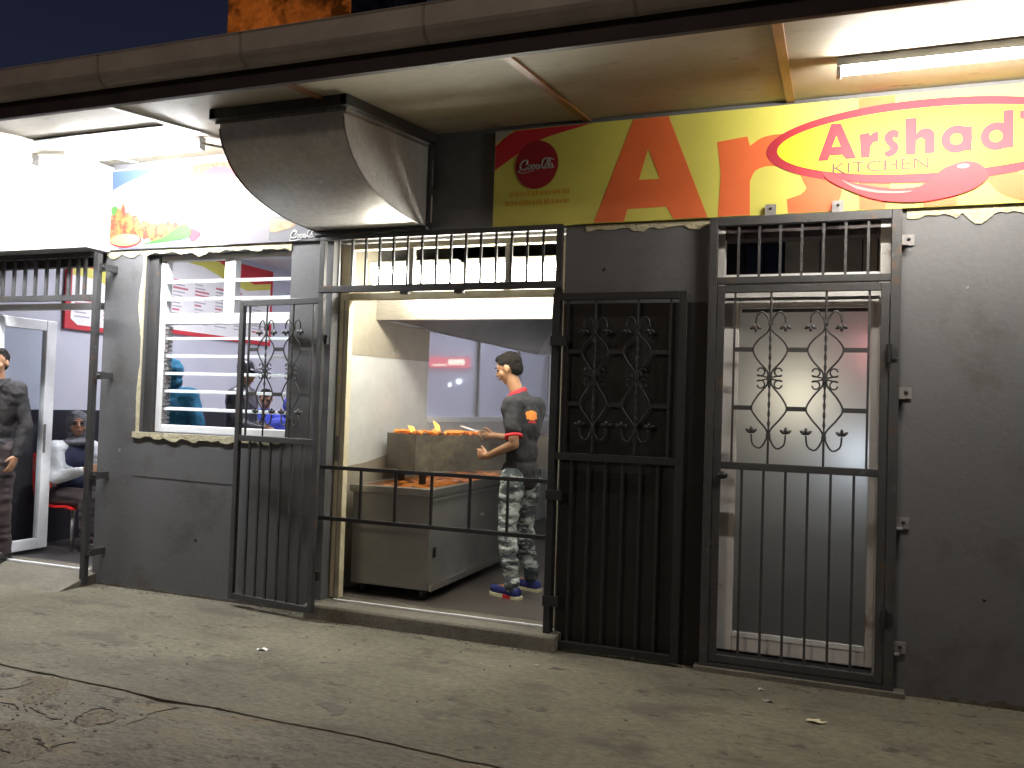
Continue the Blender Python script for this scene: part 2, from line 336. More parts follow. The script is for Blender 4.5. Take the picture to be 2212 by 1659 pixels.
S(bx(-1.35,2.5,.2,3.2,-.02,.10).build('side_room_floor', M['floor2']), 'dark floor behind the frosted door')

# ------------------------------------------------------------------ the building
B = thing('shop_building', 'dark grey plastered takeaway building with a lean-to soffit and three barred openings', 'building', (-2.5,0,0))
def grid_wall(name, m, xs, zs, holes, y0, y1, parent, axis='x'):
    mb = MB()
    def solid(i, j):
        if i < 0 or j < 0 or i >= len(xs)-1 or j >= len(zs)-1: return False
        cx = (xs[i]+xs[i+1])/2; cz = (zs[j]+zs[j+1])/2
        return not any(a < cx < b and c < cz < d for a,b,c,d in holes)
    def P(u, v, w): return (u,w,v) if axis == 'x' else (w,u,v)
    for i in range(len(xs)-1):
        for j in range(len(zs)-1):
            if not solid(i,j): continue
            a, b, c, d = xs[i], xs[i+1], zs[j], zs[j+1]
            mb.add([P(a,c,y0),P(b,c,y0),P(b,d,y0),P(a,d,y0)], [(0,1,2,3)]); mb.add([P(a,c,y1),P(b,c,y1),P(b,d,y1),P(a,d,y1)], [(0,3,2,1)])
            if not solid(i-1,j): mb.add([P(a,c,y0),P(a,d,y0),P(a,d,y1),P(a,c,y1)], [(0,1,2,3)])
            if not solid(i+1,j): mb.add([P(b,c,y0),P(b,d,y0),P(b,d,y1),P(b,c,y1)], [(0,3,2,1)])
            if not solid(i,j-1): mb.add([P(a,c,y0),P(b,c,y0),P(b,c,y1),P(a,c,y1)], [(0,3,2,1)])
            if not solid(i,j+1): mb.add([P(a,d,y0),P(b,d,y0),P(b,d,y1),P(a,d,y1)], [(0,1,2,3)])
    return mb.build(name, m, parent, fixn=False)
HO = [(-6.95,-5.34,-.1,2.62), (-4.93,-3.60,1.2,2.57), (-3.25,-1.55,-.1,2.62), (-.63,.33,.055,2.62)]
grid_wall('facade_wall', M['wall'], [-9,-6.95,-5.34,-4.93,-3.60,-3.25,-1.55,-.63,.33,4.5], [-.02,.055,1.2,2.57,2.62,3.42], HO, 0, .2, B)
bx(-9,-5.30,-.235,-.001,2.60,3.27).build('bulkhead', M['bulkhead'], B)
# ragged bare plaster left round window, under the banners
def ragged(name, x0, x1, ztop, zb, amp, seed, y=-.008, step=.03):
    rnd = random.Random(seed); n = int((x1-x0)/step); pts = [(x0,ztop),(x1,ztop)]
    for k in range(n+1):
        x = x1-(x1-x0)*k/n; pts.append((x, zb - amp*abs(noise.noise((x*6+seed,seed,0)))*1.8 - amp*.4*noise.noise((x*24,seed,1)) + rnd.uniform(-.003,.003)))
    mb = MB(); mb.prism(pts, y, .001); return mb.build(name, M['plaster'], B, bevel=.002)
ragged('bare_plaster', -5.33, -3.60, 2.607, 2.578, .045, 3)
ragged('bare_plaster', -1.42, -.66, 2.63, 2.605, .04, 9)
ragged('bare_plaster', .40, 4.3, 2.637, 2.60, .05, 5)
ragged('bare_plaster', -4.99, -3.60, 1.20, 1.165, .045, 8, y=-.012)
mb = MB(); pts = [(-4.931,1.19),(-4.931,2.56)]
for k in range(40):
    z = 2.56-1.37*k/39; pts.append((-4.945-.045*max(0,noise.noise((z*2.5,4,0))+.35)-.008*noise.noise((z*20,1,0)), z))
mb.prism(pts, -.009, .001); mb.build('bare_plaster', M['plaster'], B, bevel=.002)
# hairline seam, chips and splashed mud on the wall
def wallpatch(name, pts, y, m, amp=.01, sd=0):
    q = [(x+amp*noise.noise((x*40,z*40,sd)), z+amp*noise.noise((x*40,z*40,sd+4))) for x, z in cat2(pts, 8)]
    b = MB(); b.prism(q, y, .001); return b.build(name, m, B)
wallpatch('seam', [(-4.93,.862),(-4.5,.856),(-4.1,.851),(-3.98,.853),(-3.98,.848),(-4.1,.845),(-4.5,.849),(-4.93,.857)], -.0015, M['crack'], .004, 1)
wallpatch('chip', [(-4.02,.868),(-3.985,.87),(-3.97,.85),(-4.0,.838),(-4.03,.85)], -.002, M['crack'], .008, 2)
M['mud'] = layered('splashed_mud', (.10,.085,.062), (.075,.066,.052), (.13,.11,.08), scale=5, fine=50, rough=.95, bump=.5, fine_amt=.7)
def mud(x0, x1, h, sd):
    n = int((x1-x0)/.02); pts = [(x0,0),(x1,0)]
    for k in range(n+1):
        x = x1-(x1-x0)*k/n; pts.append((x, max(.004, h*(.5+1.1*noise.noise((x*5,sd,0))+.6*noise.noise((x*23,sd,1))))))
    b = MB(); b.prism(pts, -.003, .001); b.build('splashed_mud', M['mud'], B)
mud(-5.28,-3.32,.035,1); mud(.44,4,.04,2); mud(-1.48,-.70,.03,3)
for x, z, r_, sd in ((-5.12,1.05,.016,3),(-4.35,.42,.012,4),(-3.45,1.9,.010,5),(.80,.55,.012,6),(-1.30,2.35,.012,8),(.7,2.2,.008,9)):
    wallpatch('chip', [(x-r_,z),(x,z+r_*.7),(x+r_*1.2,z+.2*r_),(x+.3*r_,z-r_*.8)], -.0015, M['bracket'] if sd % 2 else M['crack'], .01, sd)
# soffit, battens, fascia, gutter, roof
def cz(y): return 3.30 + .12*y
mb = MB(); mb.prism([(.0,cz(0)),(-1.48,cz(-1.48)),(-1.48,cz(-1.48)+.02),(.0,cz(0)+.02)], -12, 5, 'yz'); mb.build('soffit_board', M['ceiling'], B)
for x, m in ((-6.28,'batten_w'),(-5.07,'batten_w'),(-3.86,'batten_w'),(-2.65,'batten'),(-1.43,'batten'),(-.22,'batten'),(1.0,'batten'),(2.2,'batten')):
    mb = MB(); mb.prism([(-.002,cz(0)-.001),(-1.478,cz(-1.478)-.001),(-1.478,cz(-1.478)-.014),(-.002,cz(0)-.014)], x-.022, x+.022, 'yz'); mb.build('batten', M[m], B)
mb = MB(); mb.prism([(-.9,cz(-.9)-.001),(-.935,cz(-.935)-.001),(-.935,cz(-.935)-.012),(-.9,cz(-.9)-.012)], -5.04, -3.885, 'yz'); mb.build('batten', M['black'], B)
bx(-12,5,-1.52,-1.482,3.085,3.33).build('fascia', M['fascia'], B, bevel=.004)
# gutter: half-round, open on top
gm = MB(); prof = [(-1.57+.068*math.cos(a), 3.235+.075*math.sin(a)) for a in [math.pi + math.pi*i/12 for i in range(13)]]
prof = [(-1.645,3.315),(-1.640,3.31)] + prof[1:] + [(-1.502,3.325)]
inner = [(y*1+(.004 if y < -1.57 else -.004), z+.004) for y, z in prof[::-1]]
gm.prism(prof + inner, -12, 5, 'yz'); gut = gm.build('gutter', M['gutter'], B, smooth=False)
for x in (-6.6,-5.65,-4.7,-3.72,-2.78,-1.76,-.78,.2,1.2):
    bp = [(y-(.004 if y < -1.6 else 0), z-.004) for y, z in prof]; bq = [(y, z-.0045) for y, z in prof]
    m2 = MB(); m2.prism([(y-.003,z-.003) for y,z in prof] + [(y+.0005,z) for y,z in prof[::-1]], x-.007, x+.007, 'yz'); m2.build('gutter_bracket', M['gate'] if False else M['gbr'], gut)
mb = MB(); mb.prism([(-1.53,3.335),(6,4.3),(6,4.34),(-1.53,3.36)], -12, 5, 'yz'); mb.build('roof', M['fascia'], B)
# interiors
bx(-6.83,-6.75,.2,5.2,.085,3.2).build('dining_wall', M['lilac'], B)
bx(-6.75,-6.742,.2,5.1,.086,1.32).build('dado', M['dado'], B)
bx(-6.75,-3.38,5.1,5.2,.085,3.2).build('dining_wall', M['lilac'], B)
bx(-9,-3.38,.2,5.2,3.2,3.26).build('dining_ceiling', M['bulkhead'], B)
grid_wall('partition_wall', M['kwall'], [.2,1.65,5.1], [.0,1.32,2.6,3.25], [(1.65,5.2,1.32,2.6)], -3.38, -3.30, B, 'y')
mb = MB()
mb.prism([(.205,1.83),(1.648,1.86),(1.648,3.05),(.205,3.05)], -3.2995, -3.296, 'yz'); mb.build('smoke_stain', M['kwall_soot'], B)
mb = MB(); mb.prism([(.205,.101),(1.648,.101),(1.648,1.12),(1.2,1.10),(.6,1.02),(.205,1.0)], -3.2995, -3.296, 'yz'); mb.build('smoke_stain', M['kwall_soot'], B)
bx(-1.50,-1.42,.2,5.2,.10,3.2).build('kitchen_wall', M['kwall'], B)
bx(-3.3,-1.5,5.1,5.2,.10,3.2).build('kitchen_wall', M['kwall'], B)
bx(-3.3,-1.5,.2,5.1,3.0,3.06).build('kitchen_ceiling', mat('grey_kitchen_ceiling', (.16,.155,.13), (.11,.10,.085), 5, .7), B)
bx(-1.54,-.66,-.006,-.001,.0,2.14).build('near_black_panel', M['blackpanel'], B)  # thin near-black sheet over the wall behind the folded gate leaf
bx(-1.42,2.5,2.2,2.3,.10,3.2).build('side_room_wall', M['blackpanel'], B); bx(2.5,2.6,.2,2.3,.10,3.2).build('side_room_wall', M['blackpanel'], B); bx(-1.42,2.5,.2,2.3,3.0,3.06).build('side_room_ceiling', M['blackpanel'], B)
# glass partition of the kitchen
pw = bx(-3.325,-3.315,1.66,5.09,1.37,2.59).build('partition_window', M['smoky'], B)
bx(-3.36,-3.285,1.652,5.098,1.322,1.372).build('window_sill', M['white'], pw, bevel=.004)
for y in (2.78,4.0): bx(-3.345,-3.30,y,y+.05,1.374,2.59).build('mullion', M['cabinet'], pw)
# kitchen door frame and transom
mb = MB(); mb.box(-3.249,-3.17,.10,.16,.102,2.60); mb.box(-1.63,-1.551,.10,.16,.102,2.60); mb.box(-3.17,-1.63,.10,.16,2.205,2.255); mb.box(-3.17,-1.63,.10,.16,2.56,2.60)
F = tag(mb.build('kitchen_door_frame', M['cream'], B, bevel=.004), 'cream sliding door frame around the open kitchen doorway')
bx(-3.212,-3.20,.095,.099,.102,2.2).build('jamb_groove', M['gutter'], F)
bx(-3.168,-1.632,.03,.05,.10,.112).build('floor_track', M['white'], F)
bx(-3.235,-3.215,.092,.099,1.06,1.24).build('lock_plate', M['bracket'], F)
for x in (-2.72,-2.0): bx(x,x+.04,.11,.15,2.257,2.558).build('transom_bar', M['cabinet'], F)
# louvre window
wf = MB(); wf.box(-4.84,-4.78,.06,.12,1.205,2.52); wf.box(-4.779,-3.601,.06,.12,1.205,1.262); wf.box(-4.779,-3.601,.055,.125,2.035,2.115); wf.box(-4.235,-4.135,.058,.122,2.117,2.52); wf.box(-4.84,-3.601,.06,.12,2.522,2.569)
W = tag(wf.build('louvre_window', M['white'], B, bevel=.005), 'white louvred window with open glass slats above the plastered sill')
bx(-4.928,-4.842,.03,.13,1.2,2.569).build('window_reveal', M['gate'], W)
for x0, x1 in ((-4.779,-4.75),(-3.63,-3.602)):
    ch = MB()
    for k in range(22): ch.box(x0,x1,.065,.115,1.27+k*.0345,1.27+k*.0345+.024)
    ch.build('louvre_channel', M['bracket'], W)
for k, z in enumerate((1.375,1.51,1.645,1.78,1.915)):
    mb = MB(); mb.add([(-4.748,.05,z),(-3.632,.05,z),(-3.632,.11,z+.008),(-4.748,.11,z+.008),(-4.748,.05,z+.018),(-3.632,.05,z+.018),(-3.632,.11,z+.024),(-4.748,.11,z+.024)], [(0,1,2,3),(4,5,6,7),(0,1,5,4),(1,2,6,5),(2,3,7,6),(3,0,4,7)]); mb.build('louvre', M['louvre'], W)
for x0, x1 in ((-4.778,-4.237),(-4.133,-3.603)):
    for z in (2.215,2.35):
        mb = MB(); mb.add([(x0,.05,z),(x1,.05,z),(x1,.11,z+.005),(x0,.11,z+.005),(x0,.05,z+.022),(x1,.05,z+.022),(x1,.11,z+.027),(x0,.11,z+.027)], [(0,1,2,3),(4,5,6,7),(0,1,5,4),(1,2,6,5),(2,3,7,6),(3,0,4,7)]); mb.build('louvre', M['louvre'], W)
# left entrance frame and its open door
mb = MB(); mb.box(-5.40,-5.341,.08,.15,.087,2.60); mb.box(-6.95,-5.401,.08,.15,2.165,2.215)
E_ = tag(mb.build('entrance_frame', M['white'], B, bevel=.004), 'white aluminium frame of the left entrance doorway')
bx(-6.95,-5.401,.02,.05,.084,.096).build('floor_track', M['white'], E_)
df = MB(); df.box(-6.47,-6.41,.40,.50,.115,2.11); df.box(-6.47,-6.41,-.0,.399,2.02,2.11); df.box(-6.47,-6.41,.0,.399,.115,.205); df.box(-6.47,-6.41,-.10,-.001,.115,2.11)
D = tag(df.build('glazed_door', M['white'], B, bevel=.006), 'open white framed glass door folded back into the left entrance')
bx(-6.445,-6.437,.001,.398,.206,2.019).build('pane', M['glass'], D)
bx(-6.412,-6.405,.41,.43,.95,1.2).build('door_handle', M['bracket'], D)
# frosted side door
xf = MB(); xf.box(-.574,-.485,.075,.12,.10,2.17); xf.box(.235,.274,.075,.12,.10,2.17); xf.box(-.484,.234,.075,.12,2.115,2.17); xf.box(-.484,.234,.075,.12,.10,.185)
X = tag(xf.build('frosted_door', M['dirtywhite'], B, bevel=.005), 'white framed door with a tall frosted glass pane behind the barred gate')
bx(-.629,-.575,.06,.15,.06,2.61).build('jamb', M['dirtywhite'], X); bx(.275,.329,.06,.15,.06,2.61).build('jamb', M['dirtywhite'], X)
bx(-.484,.234,.072,.10,.186,.212).build('glazing_bead', M['white'], X)
bx(-.484,.234,.092,.100,.213,2.114).build('pane', M['frost'], X)
bx(-.47,.22,.070,.0745,2.085,2.105).build('top_bead', M['gate'], X)
bx(-.574,.274,.06,.13,2.172,2.205).build('head_rail', M['dirtywhite'], X)
bx(-.574,.274,.07,.12,2.27,2.31).build('transom_sill', M['white'], X); 
bx(-.574,.274,.06,.19,2.52,2.61).build('lintel_board', M['fascia'], X)
bx(-.30,.60,1.5,1.51,1.9,2.99).build('added_transom_backing', mat('added_beige_backing', (.42,.35,.24), (.30,.25,.18), 4, .9), B)  # beige panel added to catch lamp light and show pale through the transom
bx(-.484,.234,.16,.165,2.206,2.52).build('transom_pane', M['glass'], X)

# ------------------------------------------------------------------ shop banner over the doors
def disc(cx, cz_, rx, rz, n=48, a0=0, a1=360): return [(cx+rx*math.cos(R(a0+(a1-a0)*k/n)), cz_+rz*math.sin(R(a0+(a1-a0)*k/n))) for k in range(n)]
def flat(name, poly, y, m, parent, holes=()):
    mb = MB(); mb.prism(poly, y-.0018, y, holes=holes); return mb.build(name, m, parent)
def rag(pts, amp, seed):
    out = []
    for x, z in cat2(pts, 8): out.append((max(-5.292, x+amp*noise.noise((x*22,z*22,seed))), min(3.24, max(2.615, z+amp*1.6*noise.noise((x*26,z*26,seed+7))))))
    return out
def paint(n, c, r=.55): return mat('print_'+n, c, tuple(v*.88 for v in c), 2.2, r, bump=.12, bscale=2.5)
P_ = {k: paint(k, v) for k, v in dict(yellow=(.60,.55,.10), oval=(.90,.62,.01), red=(.50,.018,.03), orange=(.72,.14,.035), crimson=(.36,.008,.025), ink=(.10,.02,.02), white=(.78,.76,.76), chili=(.58,.02,.03), hi=(.72,.22,.20), darkred=(.30,.012,.02), faint=(.62,.34,.04), redtext=(.52,.16,.20), greytext=(.40,.36,.42), corner=(.35,.33,.30)).items()}
BN = thing('shop_banner', 'long yellow shop banner with giant orange letters and a red chili logo under the soffit', 'sign', (.9,-.02,2.63))
bx(-2.04,4.3,-.030,-.002,2.637,3.268).build('banner_board', P_['yellow'], BN)
Y1, Y2, Y3, Y4, Y5 = -.0305, -.0335, -.0365, -.0395, -.0425
CL = 3.266
def clip(pts): return [(x, min(z, CL)) for x, z in pts]
flat('big_letter', clip([(-1.132,3.29),(-.917,3.29),(-.671,2.64),(-.871,2.64),(-.916,2.716),(-1.153,2.714),(-1.173,2.64),(-1.364,2.64)]), Y1, P_['orange'], BN, holes=[[(-1.036,3.078),(-1.087,2.889),(-.96,2.888)]])
flat('big_letter', [(-.626,3.084),(-.454,3.103),(-.439,3.045)] + cat2([(-.439,3.045),(-.38,3.085),(-.31,3.10),(-.239,3.10)],4,False)[1:] + [(-.235,2.907)] + cat2([(-.235,2.907),(-.328,2.92),(-.402,2.9),(-.434,2.839)],4,False)[1:] + [(-.43,2.64),(-.611,2.64),(-.601,2.893)], Y1, P_['orange'], BN)
flat('big_letter', [(-.22,2.64),(-.228,2.72)] + cat2([(-.153,2.744),(-.125,2.777),(-.142,2.819),(-.15,2.87),(-.05,2.90),(.03,2.86),(.065,2.79),(.06,2.72),(.03,2.66)],4,False) + [(.01,2.64)], Y1, P_['orange'], BN)
flat('big_letter', clip([(.142,3.29),(.327,3.29),(.33,3.10),(.40,3.12),(.52,3.10),(.62,3.02),(.64,2.9),(.64,2.64),(.477,2.64),(.46,2.9),(.40,2.95),(.33,2.9),(.29,2.64),(.155,2.64)]), Y1, P_['orange'], BN)
flat('big_letter', disc(1.0,2.88,.25,.24), Y1, P_['orange'], BN, holes=[disc(1.0,2.88,.11,.11,24)]); flat('big_letter', [(1.22,2.64),(1.4,2.64),(1.4,3.1),(1.22,3.1)], Y1, P_['orange'], BN)
flat('big_letter', disc(1.75,2.88,.25,.24), Y1, P_['orange'], BN, holes=[disc(1.75,2.88,.11,.11,24)]); flat('big_letter', [(1.95,2.64),(2.15,2.64),(2.15,3.26),(1.95,3.26)], Y1, P_['orange'], BN)
flat('swoosh', [(-2.037,3.014),(-2.037,3.17)] + cat2([(-2.037,3.17),(-1.972,3.222),(-1.90,3.262)],4,False)[1:] + [(-1.391,3.266)] + cat2([(-1.391,3.266),(-1.469,3.25),(-1.675,3.207),(-1.78,3.165),(-1.88,3.11),(-2.037,3.014)],4,False)[1:-1], Y1, P_['red'], BN)
flat('torn_corner', [(-2.037,3.19),(-2.037,3.266),(-1.92,3.266),(-1.985,3.225)], Y1, P_['corner'], BN)
flat('badge_disc', disc(-1.75,3.03,.145,.155), Y2, P_['darkred'], BN)
def text(body, name, x0, x1, z0, z1, y, m, parent, shear=0, off=0):
    c = bpy.data.curves.new(name, 'FONT'); c.body = body; c.extrude = .001; c.shear = shear; c.offset = off; c.resolution_u = 3
    o = bpy.data.objects.new('tmp', c); col.objects.link(o); dg = bpy.context.evaluated_depsgraph_get(); dg.update()
    me = bpy.data.meshes.new_from_object(o.evaluated_get(dg)); bpy.data.objects.remove(o); bpy.data.curves.remove(c)
    xs = [v.co.x for v in me.vertices]; ys = [v.co.y for v in me.vertices]; a, b, c0, d = min(xs), max(xs), min(ys), max(ys)
    q = MB(); q.add([(x0+(v.co.x-a)/(b-a)*(x1-x0), y-(v.co.z+.001)*.9, z0+(v.co.y-c0)/(d-c0)*(z1-z0)) for v in me.vertices], [tuple(p.vertices) for p in me.polygons]); bpy.data.meshes.remove(me)
    return q.build(name, m, parent, fixn=False)
def script_logo(name, x0, x1, z0, z1, y, m, parent):
    """flowing script lettering as drawn strokes"""
    W_ = x1-x0; H = z1-z0; mb = MB()
    def st(pts, r=.018): mb.tube([(x0+p[0]*W_, y-.001, z0+p[1]*H) for p in cat2(pts,5,False)], r*W_, 6, flat=1)
    st([(.20,.55),(.24,.85),(.14,.95),(.03,.6),(.05,.2),(.16,.12),(.24,.3)], .022); st([(.05,.2),(-.03,-.1),(.15,-.18),(.42,-.02)], .014)
    for cx in (.30,.42,.54,.80,.92): st([(cx+.04,.45),(cx-.02,.5),(cx-.045,.25),(cx,.10),(cx+.04,.25),(cx+.035,.5)], .018)
    st([(.56,.5),(.57,.15),(.62,.2)], .016); st([(.61,.33),(.67,.35)], .016); st([(.80,.62),(.84,.98),(.72,.95),(.66,.5),(.70,.12),(.78,.25)], .022); st([(.66,.85),(.80,1.05),(1.0,.85)], .014)
    st([(.86,.2),(.91,.95),(.86,.9),(.87,.15)], .014); st([(.96,.5),(.965,.15),(1.02,.2)], .016)
    return mb.build(name, m, parent)
script_logo('script_lettering', -1.865, -1.635, 2.995, 3.065, Y3, P_['corner'], BN)
rnd = random.Random(4)
for z, xa, xb in ((2.835,-1.93,-1.545),(2.775,-1.955,-1.53)):
    x = xa; rb = MB()
    while x < xb:
        wd = rnd.uniform(.012,.022); rb.box(x, x+wd, Y1-.001, Y1, z, z+rnd.uniform(.026,.032)); x += wd+rnd.uniform(.004,.014)
    rb.build('faded_print_line', P_['faint'], BN)
flat('logo_ring', disc(.50,3.0,.845,.228,72), Y2, P_['crimson'], BN); flat('logo_oval', disc(.50,3.0,.787,.180,72), Y3, P_['oval'], BN)
LT = MB()
def lp(poly, holes=()): LT.prism(poly, Y4-.0018, Y4, holes=holes)
lp([(.001,3.132),(.052,3.132),(.136,2.927),(.082,2.927),(.063,2.953),(-.003,2.953),(-.012,2.927),(-.064,2.927)], [[(.030,3.062),(.008,3.0),(.054,3.0)]])
lp([(.150,3.060),(.197,3.067),(.205,3.050)] + cat2([(.205,3.050),(.222,3.066),(.249,3.067)],3,False)[1:] + [(.245,3.010),(.222,3.010),(.207,2.985),(.204,2.927),(.160,2.927)])
lp(cat2([(.278,2.945),(.299,2.960),(.306,2.970),(.283,3.005),(.276,3.034),(.291,3.061),(.322,3.073),(.350,3.055),(.341,3.024),(.325,3.030),(.321,3.018),(.346,2.988),(.350,2.963),(.329,2.932),(.296,2.922)],4))
lp([(.380,3.128),(.436,3.128),(.436,3.040)] + cat2([(.436,3.040),(.455,3.060),(.480,3.067),(.512,3.055),(.526,3.022),(.526,2.927)],4,False)[1:] + [(.479,2.927),(.478,3.0)] + cat2([(.478,3.0),(.458,3.016),(.436,2.998)],4,False)[1:] + [(.433,2.927),(.386,2.927)])
lp(disc(.632,2.994,.074,.075,36), [disc(.630,2.994,.030,.031,20)]); LT.box(.658,.704,Y4-.0030,Y4-.0001,2.927,3.058)
lp(disc(.820,2.994,.076,.075,36), [disc(.816,2.994,.031,.032,20)]); LT.box(.850,.897,Y4-.0030,Y4-.0001,2.927,3.128)
lp([(.925,3.12),(.965,3.12),(.96,3.06),(.935,3.03),(.945,3.07),(.925,3.08)])
lp(cat2([(.985,2.945),(1.01,2.96),(1.016,2.97),(.993,3.005),(.986,3.034),(1.0,3.061),(1.03,3.073),(1.06,3.055),(1.05,3.024),(1.035,3.03),(1.03,3.018),(1.056,2.988),(1.06,2.963),(1.04,2.932),(1.006,2.922)],4))
LT.build('logo_lettering', P_['crimson'], BN)
text('KITCHEN', 'small_lettering', .012, .50, 2.847, 2.908, Y4, P_['ink'], BN)
ch = flat('chili', cat2([(-.042,2.862),(-.018,2.863),(.042,2.821),(.128,2.789),(.255,2.757),(.358,2.745),(.46,2.752),(.51,2.79),(.568,2.838),(.637,2.866),(.685,2.872),(.735,2.858),(.772,2.822),(.783,2.788),(.769,2.758),(.717,2.721),(.639,2.693),(.551,2.675),(.451,2.665),(.308,2.675),(.204,2.703),(.097,2.753),(.011,2.80),(-.026,2.835)],4), Y4, P_['chili'], BN)
flat('printed_highlight', cat2([(.06,2.812),(.14,2.772),(.26,2.738),(.38,2.727),(.42,2.727),(.38,2.718),(.26,2.724),(.14,2.756)],4), Y5, P_['hi'], BN); flat('printed_highlight', disc(.665,2.845,.03,.012,20), Y5, P_['hi'], BN)

# ------------------------------------------------------------------ food banner over the window
FB = thing('food_banner', 'pale food picture banner with grilled chicken and a round yellow badge above the louvred window', 'sign', (-4.4,-.02,2.61))
bx(-5.295,-3.30,-.022,-.002,2.612,3.245).build('banner_board', mat('banner_paper', (.40,.40,.41), (.34,.36,.39), 2, .5), FB)
food = mat('printed_grilled_chicken', (.13,.012,.003), (.27,.10,.022), 18, .4, lo=.42, hi=.58); ff = mat('printed_bread', (.33,.19,.08), (.25,.10,.035), 20, .4)
A0, A1, A2 = -.0225, -.0255, -.0285
flat('printed_sky', cat2([(-5.29,3.235),(-4.777,3.235),(-5.001,3.181),(-5.176,3.127),(-5.285,3.083)],1), A0, paint('blue', (.05,.09,.20)), FB)
flat('printed_food', rag([(-5.290,2.868),(-5.24,2.93),(-5.177,2.954),(-5.089,2.891),(-4.98,2.829),(-4.794,2.804),(-4.592,2.802),(-4.531,2.767),(-4.648,2.705),(-4.828,2.664),(-4.963,2.68),(-5.1,2.69),(-5.29,2.70)],.03,1), A0, food, FB)
flat('printed_leaf', cat2([(-4.888,2.662),(-4.747,2.697),(-4.601,2.77),(-4.511,2.765),(-4.507,2.687),(-4.685,2.662),(-4.959,2.645)],4), A1, paint('green', (.015,.09,.004)), FB)
flat('printed_leaf', cat2([(-5.288,2.93),(-5.25,2.96),(-5.22,2.93),(-5.26,2.88)],4), A1, paint('green2', (.02,.09,.01)), FB)
flat('printed_plate', cat2([(-5.221,2.626),(-5.094,2.624),(-4.887,2.634),(-4.684,2.654),(-4.507,2.687),(-4.50,2.616),(-5.18,2.616)],1), A0, paint('plate', (.10,.11,.18)), FB)
flat('round_badge', disc(-5.125,2.682,.16,.055,40), A1, P_['red'], FB); flat('round_badge', disc(-5.128,2.686,.145,.046,40), A2, paint('paleyellow', (.40,.33,.10)), FB)
flat('printed_cabbage', cat2([(-4.51,2.75),(-4.43,2.73),(-4.40,2.70),(-4.44,2.66),(-4.485,2.646),(-4.507,2.687)],3), A0, paint('plum', (.15,.01,.025)), FB)
flat('printed_roll', cat2([(-4.42,2.74),(-4.33,2.82),(-4.24,2.86),(-4.157,2.835),(-4.175,2.805),(-4.295,2.733),(-4.391,2.705)],4), A0, ff, FB)
flat('printed_food', rag([(-4.649,3.109),(-4.613,3.171),(-4.513,3.172),(-4.477,3.233),(-4.05,3.236),(-3.98,3.09),(-4.15,3.11),(-4.363,3.106),(-4.51,3.108)],.02,2), A0, food, FB)
flat('printed_food', cat2([(-4.40,3.15),(-4.30,3.20),(-4.15,3.18),(-4.12,3.10),(-4.3,3.08)],4), A1, paint('berry', (.2,.02,.04)), FB)
flat('printed_panel', [(-4.16,2.614),(-3.78,2.812),(-3.778,2.614)], A0, paint('slate', (.09,.08,.09)), FB)
flat('printed_panel', [(-3.775,2.614),(-3.775,2.80),(-3.302,2.80),(-3.302,2.614)], A0, paint('slate2', (.08,.078,.085)), FB)
flat('printed_toast', cat2([(-3.772,2.69),(-3.772,2.785),(-3.66,2.77),(-3.56,2.73),(-3.66,2.70)],3), A1, ff, FB)
script_logo('script_lettering', -3.60, -3.38, 2.63, 2.69, A1, P_['white'], FB)

# ------------------------------------------------------------------ exhaust duct
DU = thing('exhaust_duct', 'curved galvanised exhaust duct coming out of the wall into the soffit', 'duct', (-2.94,-.5,2.66))
pr = [(-1.08,cz(-1.08)-.02)] + [(v[0],v[1]) for v in cat2([(-1.08,3.06),(-1.055,2.98),(-.97,2.87),(-.85,2.79),(-.70,2.735),(-.48,2.69),(-.25,2.672),(-.002,2.668)],6,False)]
mb = MB()
pr_in = [(y+.012, z+.012) for y, z in pr]
mb.prism([(-1.08,3.15)] + pr[1:] + [(-.002,3.28)], -3.36, -2.52, 'yz'); mb.build('duct_shell', M['galv'], DU)
fl = MB()
fl.box(-3.40,-2.48,-1.125,-1.081,3.105,3.165); fl.prism([(-1.125,3.105),(-1.125,3.165),(-.002,3.295),(-.002,3.235)], -2.518, -2.475, 'yz'); fl.prism([(-1.125,3.105),(-1.125,3.165),(-.002,3.295),(-.002,3.235)], -3.405, -3.362, 'yz')
fl.build('top_flange', M['gate'], DU, bevel=.003)
bx(-3.39,-2.50,-1.087,-1.0805,3.088,3.104).build('seam_strip', M['bracket'], DU); mb = MB(); mb.prism([(-1.08,3.075),(-1.08,3.09),(-.002,3.22),(-.002,3.205)], -2.519, -2.512, 'yz'); mb.build('seam_strip', M['bracket'], DU)
bx(-2.518,-2.495,-.045,-.003,2.66,3.22).build('side_flange', M['gate'], DU); bx(-2.5,-2.494,-.02,-.001,2.95,3.12).build('flange_tape', M['bracket'], DU); bx(-2.5,-2.494,-.02,-.001,2.70,2.88).build('flange_tape', M['batten_w'], DU)
bx(-3.38,-2.50,-.08,-.003,2.632,2.665).build('bottom_flange', M['gate'], DU, bevel=.003)
edge_m = MB(); edge_m.tube([(-2.521, y, z) for y, z in pr[1:]], .006, 6); edge_m.build('rolled_edge', M['bracket'], DU, smooth=True)
edge_m = MB(); edge_m.tube([(-3.361, y, z) for y, z in pr[1:]], .006, 6); edge_m.build('rolled_edge', M['fascia'], DU, smooth=True)
for (x, y) in ((-2.6,-1.1),):
    pass

